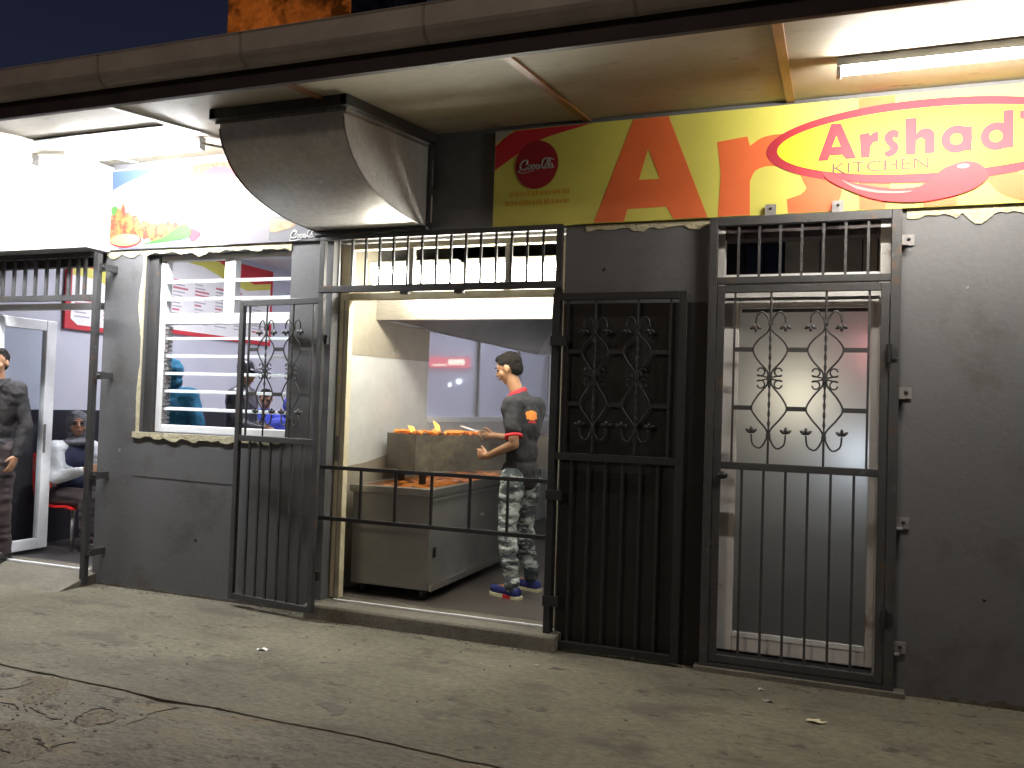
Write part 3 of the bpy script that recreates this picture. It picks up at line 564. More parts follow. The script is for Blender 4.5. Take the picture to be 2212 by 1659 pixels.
# ------------------------------------------------------------------ fluorescent lamps
def lamp(x0, x1, y, label, tm, n=1, zt=None, group=None, name='fluorescent_lamp', r=.014):
    zc = zt if zt is not None else cz(y)-.004
    L_ = thing(name, label, 'lamp', ((x0+x1)/2, y, zc-.08), group)
    bx(x0,x1,y-.03,y+.03,zc-.042,zc).build('lamp_body', M['white'], L_, bevel=.004)
    for k in range(n):
        yy = y + (0 if n == 1 else (-.022, .022)[k]); mb = MB(); mb.tube([(x0+.02,yy,zc-.052-r),(x1-.02,yy,zc-.052-r)], r, 16); mb.build('tube', tm, L_, smooth=True)
    for x in (x0,x1-.022): bx(x,x+.022,y-.028,y+.028,zc-.086,zc-.043).build('lamp_holder', M['white'], L_, bevel=.004)
    return L_
lamp(.02, 1.24, -.75, 'bare fluorescent tube fixed to the soffit in front of the chili banner', M['tube'])
l1 = lamp(-5.17, -3.95, -.55, 'glaring fluorescent tube on the soffit beside the metal duct', M['tube_l'], 2)
mb = MB(); mb.tube(cat([(-3.96,-.55,3.19),(-3.85,-.5,3.17),(-3.6,-.42,3.13),(-3.37,-.35,3.06)],5), .009, 6); mb.build('cable', M['batten_w'], l1, smooth=True)
lamp(-6.70, -5.48, -.55, 'glaring fluorescent tube on the soffit in front of the white bulkhead', M['tube_l'], 2)
lamp(-3.12, -2.42, .30, 'left kitchen ceiling lamp with a round opal cover glowing behind the transom bars', M['tube_k'], 1, 2.505, r=.055)
lamp(-2.36, -1.60, .30, 'right kitchen ceiling lamp with a round opal cover glowing behind the transom bars', M['tube_k'], 1, 2.505, r=.055)

HL = thing('hood_fill_lamp', 'added white tube lamp, unseen, under the right side of the extractor hood', 'lamp', (-1.6,2.2,2.05)); b = MB(); b.tube([(-1.58,1.6,2.07),(-1.58,2.8,2.07)], .02, 12); b.build('tube', emis('hood_fill_light', (.93,.96,1), 75), HL, smooth=True); bx(-1.60,-1.56,1.58,2.82,2.095,2.125).build('lamp_body', M['white'], HL)  # unseen tube added to brighten the kitchen under the hood
for x, y, lb in ((-5.4,1.6,'square ceiling light in the dining room near the louvred window'),(-4.3,3.8,'square ceiling light at the back of the dining room')):
    L_ = thing('ceiling_light', lb, 'lamp', (x,y,3.16)); bx(x-.31,x+.31,y-.31,y+.31,3.175,3.199).build('light_frame', M['white'], L_); bx(x-.28,x+.28,y-.28,y+.28,3.165,3.1745).build('diffuser', M['panel_r'], L_)
# lamps standing behind the frosted pane; the pale globe is added dim fill
for x, y, z, r, c, s, lb in ((-.15,.31,1.60,.07,(1,.93,.74),14,'warm round lamp seen blurred through the frosted door pane'),(.19,.29,1.28,.07,(.72,.84,1),10,'cool white lamp seen blurred low through the frosted door pane'),(.27,.22,1.86,.03,(1,.35,.42),22,'small red lamp seen blurred through the right of the frosted pane'),(-.05,.95,1.60,.12,(1,.98,.95),5,'pale globe lamp added as dim fill deep behind the frosted pane')):
    L_ = thing('room_or_fill_lamp', lb, 'lamp', (x,y,z-.2)); mb = MB(); mb.ell((x,y,z), r, 20, 12); mb.build('bulb', emis('lamp_glow_'+str(len(bpy.data.materials)), c, s), L_, smooth=True)
    mb = MB(); mb.tube([(x,y,z+r*.9),(x,y,2.99)], .004, 6); mb.build('lamp_cord', M['black'], L_)

# ------------------------------------------------------------------ gates and grilles
def scroll_pts(cx, cv, r, a0, turns, sgn=1, n=26):
    return [(cx + sgn*r*(1-.62*t/n)*math.cos(a0+turns*2*math.pi*t/n), cv + r*(1-.62*t/n)*math.sin(a0+turns*2*math.pi*t/n)) for t in range(n+1)]
def gate_leaf(parent, T, Wd, H, mid, m, frame_w=.042, lower=6, up_top=None):
    """barred leaf; T maps (u, v, depth) to the world"""
    def Q(u, v, d=0): return T(u, v, d)
    def seg(mb, u0, v0, u1, v1, w, d): mb.bar(Q(u0,v0), Q(u1,v1), w, d, up=(Q(0,0,1)-Q(0,0,0)))
    f = MB(); fw = frame_w
    seg(f, fw/2,0, fw/2,H, fw,.032); seg(f, Wd-fw/2,0, Wd-fw/2,H, fw,.032)
    for v in (fw/2, mid, H-fw/2): seg(f, fw,v, Wd-fw,v, fw,.030)
    fr = f.build('leaf_frame', m, parent, bevel=.003); iw = Wd-2*fw
    for k in range(lower):
        u = fw + iw*(k+1)/(lower+1); b = MB(); seg(b, u, fw, u, mid-fw/2, .014, .014); b.build('bar', m, parent)
    for fr_u in (.07,.93):
        u = fw + iw*fr_u; b = MB(); seg(b, u, mid+fw/2, u, H-fw, .012, .012); b.build('bar', m, parent)
    sc = iw/.87; v0 = mid+fw/2; UH = H-fw-v0; s2 = UH/.975
    def V(cy): return v0 + (1515-cy)*.00098*s2
    for uc in (fw+iw*.31, fw+iw*.665):
        b = MB(); n = 60
        pts = []; b.tube([Q(uc, v0+UH*i/n) for i in range(n+1)], [.0065+.0025*math.sin(i*1.9)*(1 if 8 < i < 50 else 0) for i in range(n+1)], 6); b.build('twisted_bar', m, parent, smooth=True)
        for sg in (-1,1):
            s_ = sg*sc
            c1 = cat([Q(uc+s_*.085, V(700)), Q(uc+s_*.078, V(655)), Q(uc+s_*.045, V(635)), Q(uc+s_*.008, V(690)), Q(uc+s_*.012, V(745)), Q(uc+s_*.070, V(800)), Q(uc+s_*.098, V(855)), Q(uc+s_*.070, V(915)), Q(uc+s_*.014, V(980)), Q(uc+s_*.010, V(1020))], 5)
            c2 = cat([Q(uc+s_*.010, V(1020)), Q(uc+s_*.014, V(1060)), Q(uc+s_*.070, V(1130)), Q(uc+s_*.100, V(1195)), Q(uc+s_*.070, V(1250)), Q(uc+s_*.012, V(1320)), Q(uc+s_*.010, V(1370)), Q(uc+s_*.045, V(1425)), Q(uc+s_*.088, V(1405)), Q(uc+s_*.098, V(1345))], 5)
            b = MB(); b.tube(c1, .0052, 6); b.tube(c2, .0052, 6)
            for cyy, up in ((985,1),(1055,-1)):
                vv = V(cyy); rr = .030*sc; arc = []
                for t in range(22):
                    a = -up*math.pi*.75 + up*t/21*math.pi*1.75*1.0; r_ = rr*(1-.45*t/21); arc.append(Q(uc+s_*.052 + sg*(-r_*math.cos(a))*1.0, vv + (r_*math.sin(a))*1.0 + up*.004))
                arc = [Q(uc+s_*.010, V(1020)+up*.004)] + arc[::1]; b.tube(arc, .0046, 6)
            b.build('scroll', m, parent, smooth=True)
            for (du, cyy, fl) in ((.085,712,-1),(.098,1340,1)):
                b = MB(); c = Q(uc+s_*du, V(cyy))
                for a in (-55,0,55):
                    ax = Vector((math.sin(R(a)), 0, fl*math.cos(R(a)))); uu = (Q(1,0)-Q(0,0)); dr = uu*ax.x + Vector((0,0,1))*ax.z
                    b.tube([c, c+dr*.014, c+dr*.030, c+dr*.040], [.004,.011,.009,.001], 7)
                b.build('leaf_ornament', m, parent, smooth=True)
        for v in (V(695), V(1020), V(1360)):
            b = MB(); seg(b, uc-.013, v, uc+.013, v, .030, .022); b.build('collar', m, parent)
    ua, ub = fw+iw*.31, fw+iw*.665; e = .098*sc
    for v in (V(855), V(1195)):
        for a, c in ((fw+iw*.07, ua-e), (ua+e, ub-e), (ub+e, fw+iw*.93)):
            b = MB(); seg(b, a, v, c, v, .026, .006); b.build('flat_bar', m, parent)
    return fr
def flatT(x0, y, z0, x1=None, y1=None):
    d = Vector(((x1 if x1 is not None else x0+1)-x0, (y1 if y1 is not None else y)-y, 0)).normalized(); nrm = Vector((d.y,-d.x,0))
    return lambda u, v, dd=0: Vector((x0,y,z0)) + d*u + Vector((0,0,1))*v + nrm*dd
# barred gate in front of the frosted door
G1 = thing('security_gate', 'closed charcoal burglar gate with scrolls in front of the frosted door', 'gate', (-.14,-.05,0))
fo = MB(); fo.box(-.650,-.602,-.075,-.03,.0,2.625); fo.box(.322,.372,-.075,-.03,.0,2.625); fo.box(-.601,.321,-.072,-.032,2.575,2.625); fo.box(-.601,.321,-.072,-.032,2.235,2.275); fo.build('outer_frame', M['gate'], G1, bevel=.003)
bx(-.601,.321,-.072,-.032,.015,.055).build('threshold_bar', M['gate'], G1)
for k in range(7):
    x = -.601 + .922*(k+1)/8; bx(x-.007,x+.007,-.06,-.046,2.276,2.574).build('bar', M['gate'], G1)
lf = thing('gate_leaf','','',(0,0,0)) if False else None
gate_leaf(G1, flatT(-.598,-.052,.062), .916, 2.165, 1.125, M['gate'])
def bracket(parent, x, z, side=1, y=-.035):
    m_ = MB(); m_.box(x-.03,x+.035,y-.002,y+.004,z-.03,z+.03) if False else m_.box(x-.034,x+.034,-.012,-.001,z-.030,z+.030); m_.box(x-side*.075,x+.0,-.055,-.0125,z-.034,z-.026); m_.build('wall_bracket', M['bracket'], parent)
    b = MB(); b.ell((x+.006,-.014,z+.004),(.010,.008,.010),10,6); b.build('bolt', M['black'], parent, smooth=True)
for x, z in ((.405,2.465),(.405,1.629),(.405,.924),(.40,.253)): bracket(G1, x, z)
for x, z in ((-.314,2.655),(.046,2.655)):
    bx(x-.03,x+.03,-.060,-.045,2.6255,2.69).build('wall_bracket', M['bracket'], G1); b = MB(); b.ell((x,-.062,2.665),(.009,.006,.009),10,6); b.build('bolt', M['black'], G1, smooth=True)
for z in (1.837,.418):
    b = MB(); b.tube([(.318,-.092,z-.05),(.318,-.092,z+.05)], .014, 10); b.box(.30,.36,-.085,-.076,z-.03,z+.03); b.build('hinge', M['black'], G1, smooth=False)
b = MB(); b.ell((-.545,-.075,1.13),(.032,.022,.022)); b.build('lock', M['black'], G1, smooth=True)
# open leaves of the kitchen gate
G2 = thing('gate_leaf', 'black scrolled gate leaf folded flat on the wall right of the kitchen doorway', 'gate', (-1.19,-.05,.02), 'folded back kitchen gate leaves')
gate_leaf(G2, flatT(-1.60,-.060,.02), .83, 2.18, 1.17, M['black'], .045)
for z in (.95,.3,1.9): bx(-1.60,-1.50,-.10,-.078,z-.03,z+.03).build('hinge', M['black'], G2)
G3 = thing('gate_leaf', 'charcoal scrolled gate leaf folded back across the louvred window', 'gate', (-3.6,-.15,.05), 'folded back kitchen gate leaves')
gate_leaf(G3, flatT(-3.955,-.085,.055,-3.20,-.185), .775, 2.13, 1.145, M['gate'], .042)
for z in (.3,1.9): bx(-3.24,-3.17,-.17,-.14,z-.03,z+.03).build('hinge', M['black'], G3)
# transom grille and rail of the kitchen doorway
G4 = thing('transom_grille', 'barred charcoal grille across the top of the kitchen doorway', 'grille', (-2.43,-.05,2.24))
fo = MB(); fo.box(-3.32,-1.552,-.07,-.03,2.235,2.280); fo.box(-3.32,-1.552,-.07,-.03,2.60,2.635); fo.box(-3.32,-3.28,-.068,-.032,2.281,2.599); fo.box(-1.592,-1.552,-.068,-.032,2.281,2.599); fo.build('grille_frame', M['gate'], G4, bevel=.003)
for k in range(15):
    x = -3.172+.1065*k if k < 15 else 0; bx(x-.0075,x+.0075,-.058,-.043,2.281,2.599).build('bar', M['gate'], G4)
for x in (-2.65,-2.25): bx(x-.03,x+.03,-.072,-.03,2.215,2.234).build('latch_catch', M['black'], G4)
G4b = thing('gate_post', 'charcoal hinge post left of the kitchen doorway', 'post', (-3.30,-.05,0)); bx(-3.318,-3.282,-.066,-.030,0,2.234).build('post_bar', M['gate'], G4b)
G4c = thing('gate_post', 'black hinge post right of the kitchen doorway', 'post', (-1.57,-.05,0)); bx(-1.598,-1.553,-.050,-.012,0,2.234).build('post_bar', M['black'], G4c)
G5 = thing('barrier_rail', 'low black barrier rail across the open kitchen doorway', 'railing', (-2.44,-.04,.68))
for z in (1.025,.675): bx(-3.28,-1.60,-.045,-.020,z-.0125,z+.0125).build('rail', M['black'], G5)
for x in (-2.944,-2.678,-2.410,-2.135,-1.873): bx(x-.008,x+.008,-.040,-.024,.688,1.012).build('baluster', M['black'], G5)
# left entrance gate frame
G6 = thing('entrance_gate', 'charcoal burglar gate frame with hinge pole at the left entrance', 'gate', (-5.9,-.1,0))
fo = MB(); fo.box(-5.325,-5.280,-.135,-.09,.02,2.57); fo.build('pole', M['gate'], G6, bevel=.003); bx(-7.2,-5.326,-.13,-.092,2.205,2.25).build('cross_rail', M['gate'], G6); bx(-7.2,-5.326,-.13,-.092,2.545,2.585).build('cross_rail', M['gate'], G6)
for x in (-6.80,-6.68,-6.56,-6.44,-6.321,-6.198,-6.076,-5.961,-5.842,-5.720,-5.601,-5.507,-5.434): bx(x-.012,x+.012,-.12,-.10,2.251,2.544).build('bar', M['gate'], G6)
for z in (2.459,1.623,.854,.268):
    m_ = MB(); m_.box(-5.279,-5.215,-.12,-.10,z-.03,z+.03); m_.box(-5.245,-5.215,-.0995,-.001,z-.025,z+.025); m_.build('wall_bracket', M['gate'], G6)
    b = MB(); b.ell((-5.235,-.125,z),(.012,.010,.012),10,6); b.build('bolt', M['black'], G6, smooth=True)
# dark lintel under the bulkhead with a round pale spot lamp hole
bx(-6.95,-5.341,.02,.08,2.50,2.60).build('lintel_board', M['fascia'], E_)
b = MB(); b.ell((-5.86,.012,2.555),(.022,.008,.014),14,8); b.build('plaster_plug', M['plaster'], E_, smooth=True)

# ------------------------------------------------------------------ kitchen equipment
H_ = thing('extractor_hood', 'large stainless extractor hood over the charcoal grill', 'extractor hood', (-2.4,2.7,2.13))
mb = MB(); mb.box(-3.294,-1.502,.70,.715,2.13,2.56); mb.box(-3.294,-1.502,4.6,4.615,2.13,2.99); mb.box(-3.294,-3.28,.716,4.599,2.13,2.99); mb.box(-1.516,-1.502,.716,4.599,2.13,2.99); mb.build('hood_skirt', M['steel'], H_)
mb = MB(); mb.add([(-3.279,.717,2.15),(-1.517,.717,2.15),(-1.517,4.598,2.15),(-3.279,4.598,2.15),(-2.9,1.3,2.55),(-1.9,1.3,2.55),(-1.9,4.2,2.55),(-2.9,4.2,2.55)], [(0,1,5,4),(1,2,6,5),(2,3,7,6),(3,0,4,7),(4,5,6,7)]); mb.build('hood_canopy', M['cabinet'], H_, fixn=False)
bx(-3.279,-1.517,.716,.80,2.131,2.148).build('grease_channel', M['cabinet'], H_)
K = thing('grill_cabinet', 'long grey steel charcoal trough cabinet on castors beside the cook', 'grill', (-2.9,1.3,.1))
bx(-3.20,-2.575,.30,2.35,.175,.835).build('cabinet_body', M['cabinet'], K, bevel=.006)
mb = MB(); mb.box(-3.22,-2.555,.28,.345,.836,.885); mb.box(-3.22,-2.555,2.30,2.37,.836,.885); mb.box(-2.62,-2.555,.346,2.299,.836,.885); mb.box(-3.22,-3.17,.346,2.299,.836,.885); mb.build('rim', M['white'] if False else M['steel'], K, bevel=.003)
bx(-2.573,-2.553,.31,2.34,.172,.215).build('skirting_rail', M['steel'], K)
bx(-2.574,-2.560,.31,2.34,.800,.812).build('drip_edge', M['steel'], K)
def glow(name, s, sc=14, c1=(.9,.16,.01), c2=(1,.45,.06)):
    m = bpy.data.materials.new(name); m.use_nodes = True; n = m.node_tree.nodes; L = m.node_tree.links; b = n['Principled BSDF']
    x = n.new('ShaderNodeTexNoise'); x.inputs['Scale'].default_value = sc; x.inputs['Detail'].default_value = 6; r = n.new('ShaderNodeValToRGB')
    r.color_ramp.elements[0].position = .38; r.color_ramp.elements[1].position = .68; r.color_ramp.elements[0].color = (.05,.012,.004,1); r.color_ramp.elements[1].color = (*c2,1); e = r.color_ramp.elements.new(.5); e.color = (*c1,1)
    t = n.new('ShaderNodeTexCoord'); L.new(t.outputs['Object'], x.inputs['Vector']); L.new(x.outputs[0], r.inputs[0]); L.new(r.outputs[0], b.inputs['Emission Color']); b.inputs['Emission Strength'].default_value = s; b.inputs['Base Color'].default_value = (.05,.03,.02,1); return m
mb = MB(); nx, ny = 14, 46; vs = []
for j in range(ny+1):
    for i in range(nx+1):
        x = -3.169+.548*i/nx; y = .347+1.95*j/ny; vs.append((x,y,.855+.028*noise.noise((x*16,y*16,0))))
mb.add(vs, [(j*(nx+1)+i, j*(nx+1)+i+1, (j+1)*(nx+1)+i+1, (j+1)*(nx+1)+i) for j in range(ny) for i in range(nx)]); mb.build('coal_bed', glow('glowing_coals', .42, 9, (.8,.22,.03), (.95,.42,.08)), K)
for x, y in ((-3.12,.36),(-2.64,.36),(-3.12,2.28),(-2.64,2.28)):
    b = MB(); b.tube([(x-.015,y,.137),(x+.015,y,.137)], .036, 16); b.box(x-.022,x+.022,y-.02,y+.02,.150,.174); b.build('castor', M['black'], K)
b = MB(); b.box(-2.574,-2.566,.36,.40,.40,.47); b.build('latch', M['black'], K)
b = MB(); b.tube([(-2.565,1.20,.62),(-2.55,1.22,.60),(-2.565,1.24,.62)], .006, 6); b.build('handle', M['steel'], K)
# upper grill box, set askew
d1 = Vector((math.sin(R(34)), math.cos(R(34)), 0)); d2 = Vector((-math.cos(R(34)), math.sin(R(34)), 0)); C0 = Vector((-2.85,.58,0))
GM = Matrix(((d1.x,d2.x,0,C0.x),(d1.y,d2.y,0,C0.y),(0,0,1,0),(0,0,0,1)))
U = thing('charcoal_grill', 'scorched steel grill box standing askew on the trough with meat cooking on it', 'grill', (C0.x,C0.y,.9))
Wb = .47; Lb = 1.55
mb = MB(); mb.box(0,Lb,0,.012,.975,1.250,GM); mb.box(0,Lb,Wb-.012,Wb,.975,1.250,GM); mb.box(0,.012,.0121,Wb-.0121,.975,1.250,GM); mb.box(Lb-.012,Lb,.0121,Wb-.0121,.975,1.250,GM); mb.box(.013,Lb-.013,.013,Wb-.013,.975,.99,GM); mb.build('grill_body', M['grill'], U)
mb = MB(); vs = []; nx, ny = 30, 10
for j in range(ny+1):
    for i in range(nx+1):
        p = GM @ Vector((.014+(Lb-.028)*i/nx, .014+(Wb-.028)*j/ny, 1.12)); vs.append((p.x,p.y,p.z+.03*noise.noise((p.x*14,p.y*14,2))))
mb.add(vs, [(j*(nx+1)+i, j*(nx+1)+i+1, (j+1)*(nx+1)+i+1, (j+1)*(nx+1)+i) for j in range(ny) for i in range(nx)]); mb.build('coal_bed', glow('hot_grill_coals', 2.5), U)
mb = MB()
for k in range(34):
    u = .03+(Lb-.06)*k/33; a = GM@Vector((u,.0125,1.238)); c = GM@Vector((u,Wb-.0125,1.238)); mb.tube([a,c], .0035, 6)
mb.build('grill_grate', M['black'], U)
for u, v in ((.1,.06),(.1,.40),(1.2,.06),(1.2,.40)):
    a = GM@Vector((u,v,0)); b = bx(a.x-.02,a.x+.02,a.y-.02,a.y+.02,.875,.974); b.build('leg', M['black'], U)
meat = layered('grilled_chicken', (.58,.20,.035), (.70,.30,.06), (.16,.035,.01), scale=22, fine=50, rough=.45, bump=.5)
def piece(u, v, r, sd):
    p = GM @ Vector((u,v,1.262)); mb = MB(); rnd = random.Random(sd); a = rnd.uniform(0,3)
    mb.caps(p+Vector((-.03*math.cos(a),-.03*math.sin(a),.0)), p+Vector((.035*math.cos(a),.035*math.sin(a),.012)), r, r*.6, 10); mb.ell(p+Vector((rnd.uniform(-.02,.03),rnd.uniform(-.01,.02),.008)), (r*1.6,r*1.1,r*.6), 12, 8)
    o = mb.build('chicken_piece', meat, None, smooth=True)
    wobble(o, lambda c: .003*noise.noise(c*60))
    return tag(o, 'orange grilled chicken piece lying on the charcoal grill among others', 'chicken', 'chicken pieces on the grill')
rnd = random.Random(12); k = 0
for u in [.06+.095*i for i in range(8)]:
    for v in (.07,.19,.32):
        if rnd.random() < .28: continue
        piece(u+rnd.uniform(-.04,.04), v+rnd.uniform(-.03,.03), rnd.uniform(.013,.026), k); k += 1
fm = emis('flame_light', (1,.40,.05), 5)
for (u, v, h, lb) in ((.30,.22,.085,'tall orange flame flickering over the middle of the grill'),(.12,.30,.04,'low orange flame at the near end of the grill')):
    p = GM@Vector((u,v,1.27)); b = MB(); b.tube(cat([p, p+Vector((.012,0,h*.35)), p+Vector((-.012,.005,h*.7)), p+Vector((-.03,.0,h))],4), [.014,.018,.021,.020,.018,.018,.016,.014,.011,.008,.005,.003,.001][:13], 8)
    tag(b.build('flame', fm, smooth=True), lb, 'flame')
tg = thing('tongs', 'pale metal tongs reaching from the cook\'s hand over the meat', 'tongs', (-2.6,1.1,1.27))
for s_ in (-1,1): b = MB(); b.tube([(-2.50,1.09+.012*s_,1.262),(-2.60,1.13+.03*s_,1.285),(-2.76,1.20+.02*s_,1.315)], [.006,.007,.010], 6, flat=.4); b.build('tong_arm', M['white'], tg)
# glowing shapes imitating a red sign and two lights reflected in the partition
b = thing('sign_reflection', 'small glowing red panel imitating a lettered sign reflected in the smoky partition', 'sign', (-4.6,5.05,1.95))
bx(-4.97,-4.40,5.04,5.09,1.98,2.12).build('reflection_panel', emis('red_reflection_glow', (1,.02,.03), 3.0), b); bx(-4.92,-4.72,5.032,5.039,2.0,2.03).build('reflection_strip', emis('pale_reflection_glow', (1,.75,.5), 4), b)
m_ = MB(); 
for x in (-4.66,-4.60,-4.54,-4.48): m_.ell((x,5.036,2.055),(.035,.004,.045),12,8)
m_.build('reflection_mark', emis('pale_reflection_glow_b', (1,.85,.6), 5), b)
for x, z, r, lb in ((-4.66,1.755,.030,'small glowing disc standing in for a white light reflected in the glass'),(-4.53,1.80,.042,'larger glowing disc standing in for a white light reflected in the glass')):
    L_ = thing('reflected_light', lb, 'lamp', (x,5.05,z)); m_ = MB(); m_.ell((x,5.05,z),(r,.03,r)); m_.build('reflected_spot', emis('reflected_light_glow_%d'%len(bpy.data.materials), (.9,1,1), 6), L_, smooth=True); bx(x-.02,x+.02,5.07,5.099,z-.02,z+.02).build('spot_back', M['black'], L_)  # emissive discs imitate headlights reflected in the glass, no fittings on this wall

# menu boards in the dining room
def menu(y0, y1, z0, z1, label):
    Mn = thing('menu_board', label, 'menu board', (-6.7,(y0+y1)/2,z0)); X0 = -6.74
    bx(X0,-6.715,y0,y1,z0,z1).build('board', P_['red'], Mn)
    def f2(poly, x, m, nm): q = MB(); q.prism(poly, x-.002, x, 'yz'); return q.build(nm, m, Mn)
    f2([(y0+.06,z0+.10),(y0+.14,z0+.045),(y1-.05,z0+.045),(y1-.05,z1-.05),(y0+.06,z1-.05)], -6.7125, P_['white'], 'sheet')
    W2 = y1-y0
    f2(cat2([(y0+.06,z1-.05),(y0+.06,z1-.14),(y0+W2*.3,z1-.15),(y0+W2*.55,z1-.26),(y0+W2*.72,z1-.32),(y1-.05,z1-.24),(y1-.05,z1-.05)],1), -6.7095, P_['yellow'], 'yellow_wave')
    f2(cat2([(y0+W2*.45,z1-.05),(y0+W2*.6,z1-.16),(y0+W2*.8,z1-.22),(y1-.05,z1-.16),(y1-.05,z1-.05)],1), -6.7065, P_['red'], 'red_wave')
    rnd = random.Random(int(y0*10)); cols = max(1,int(W2/.34))
    for c in range(cols):
        rd = MB(); gy = MB(); z = z1-.38; a = y0+.10+c*(W2-.15)/cols
        while z > z0+.10:
            b_ = rd if rnd.random() < .25 else gy; hh = .014 if b_ is gy else .022; b_.box(-6.7120,-6.7105,a,a+rnd.uniform(.10,.26),z,z+hh); z -= .040
        if rd.v: rd.build('red_print', P_['redtext'], Mn)
        if gy.v: gy.build('grey_print', P_['greytext'], Mn)
menu(.84,2.0,2.09,2.75,'red bordered menu board nearest the entrance door')
menu(2.1,3.95,2.17,3.13,'large red and yellow menu board seen through the louvred window')

# ------------------------------------------------------------------ people
M['skin'] = mat('brown_skin', (.36,.19,.105), (.30,.155,.085), 14, .5)
M['skin_w'] = mat('light_brown_skin', (.42,.22,.13), (.36,.18,.10), 14, .5)
M['hair'] = mat('black_hair', (.005,.004,.004), (.012,.010,.008), 60, .8, bump=.6, bscale=160, spec=.2)
M['polo'] = mat('dark_grey_polo_fabric', (.016,.016,.020), (.028,.028,.033), 12, .85, bump=.25, bscale=14)
M['redf'] = mat('red_fabric', (.48,.015,.025), None, rough=.8)
M['jeans'] = layered('bleached_camouflage_denim', (.045,.055,.065), (.12,.14,.155), (.50,.54,.54), (.60,.62,.52), scale=3.2, fine=34, rough=.9, bump=1.0, bscale=10, spot_lo=.48, spot_hi=.56, stretch=(1,1,2.4))
M['jacket'] = mat('dark_brown_jacket', (.009,.008,.010), (.020,.017,.018), 7, .8, bump=.5, bscale=12)
M['navy'] = mat('navy_fabric', (.02,.025,.06), (.03,.035,.08), 8, .85, bump=.4, bscale=14)
M['darktr'] = mat('dark_trousers', (.03,.022,.024), (.045,.03,.03), 6, .85, bump=.4, bscale=12)
M['teal'] = mat('teal_blue_fleece', (.012,.085,.16), (.02,.15,.26), 9, .95, bump=.8, bscale=18)
M['blackpuff'] = mat('black_puffer_jacket', (.02,.02,.026), (.045,.045,.055), 9, .35, bump=.8, bscale=12)
M['royal'] = mat('royal_blue_jacket', (.03,.05,.50), (.04,.06,.38), 8, .7, bump=.4, bscale=12)
M['scarf'] = mat('grey_head_scarf', (.10,.10,.115), (.17,.17,.19), 12, .9, bump=.7, bscale=18)
M['blouse'] = mat('white_blouse', (.62,.64,.66), (.72,.74,.75), 8, .85, bump=.5, bscale=14)
M['shoe'] = mat('navy_knit_shoe', (.02,.03,.16), (.03,.04,.22), 40, .8)
M['sole'] = mat('cream_rubber_sole', (.7,.66,.45), None, rough=.6); M['eye'] = mat('dark_eye', (.01,.008,.006), None, rough=.2); M['lip'] = mat('lips', (.25,.09,.07), None, rough=.5)
M['redplastic'] = mat('red_plastic', (.65,.02,.02), None, rough=.35)
V3 = Vector
def frame(f, u=(0,0,1)):
    f = V3(f).normalized(); u = V3(u); s = f.cross(u).normalized(); u = s.cross(f); return s, f, u, Matrix((( s.x,f.x,u.x,0),(s.y,f.y,u.y,0),(s.z,f.z,u.z,0),(0,0,0,1)))
def head_parts(mb, c, f, k=1.0):
    s, f, u, m = frame(f, (0,0,1)); c = V3(c)
    P = lambda a, b, d: c + s*a*k + f*b*k + u*d*k
    mb.ell(P(0,-.012,.022), (.076*k,.094*k,.092*k), 20, 14, m); mb.ell(P(0,.022,-.035), (.059*k,.066*k,.078*k), 18, 12, m); mb.ell(P(0,.045,-.088), (.034*k,.030*k,.026*k), 12, 8, m)
    mb.caps(P(0,.082,.012), P(0,.103,-.022), .010*k, .014*k, 8); mb.ell(P(0,.088,-.056), (.024*k,.012*k,.011*k), 10, 8, m)
    for g in (-1,1):
        mb.ell(P(g*.077,-.012,-.012), (.009*k,.020*k,.031*k), 10, 8, m); mb.ell(P(g*.045,.045,-.03), (.022*k,.028*k,.028*k), 10, 8, m); mb.ell(P(g*.03,.076,.026), (.022*k,.012*k,.008*k), 10, 8, m)
    return P, m
def hand(mb, w, d, n, L=.18, curl=.5, side=1, spread=.3):
    """palm and five fingers; w wrist, d finger direction, n palm normal"""
    w = V3(w); d = V3(d).normalized(); n = V3(n); n = (n - d*n.dot(d)).normalized(); s = d.cross(n)*side; _, _, _, _ = 0,0,0,0
    m = Matrix(((s.x,d.x,n.x,0),(s.y,d.y,n.y,0),(s.z,d.z,n.z,0),(0,0,0,1)))
    mb.caps(w-d*.02, w+d*.03, .026, .026, 12); mb.ell(w+d*.055, (.040,.050,.017), 14, 10, m)
    for i, ln in enumerate((.072,.082,.076,.060)):
        o = (-.030, -.010, .010, .029)[i]; p = w+d*.092+s*o; dd = (d+s*o*spread*4).normalized(); c = curl*(1+.12*i)
        a1 = dd*math.cos(c*.5)+n*math.sin(c*.5); a2 = dd*math.cos(c*1.3)+n*math.sin(c*1.3); a3 = dd*math.cos(c*2.0)+n*math.sin(c*2.0)
        q = p+a1*ln*.45; r = q+a2*ln*.32; t = r+a3*ln*.23; mb.caps(p-dd*.012, q, .0095, .0088, 8); mb.caps(q, r, .0088, .0080, 8); mb.caps(r, t, .0080, .0068, 8)
    p = w+d*.030-s*.030; q = p+(d*.75-s*.75+n*.25).normalized()*.036; r = q+(d*.95-s*.2+n*.5).normalized()*.030; mb.caps(w+d*.02-s*.012, p, .014, .013, 8); mb.caps(p, q, .013, .010, 8); mb.caps(q, r, .010, .008, 8)
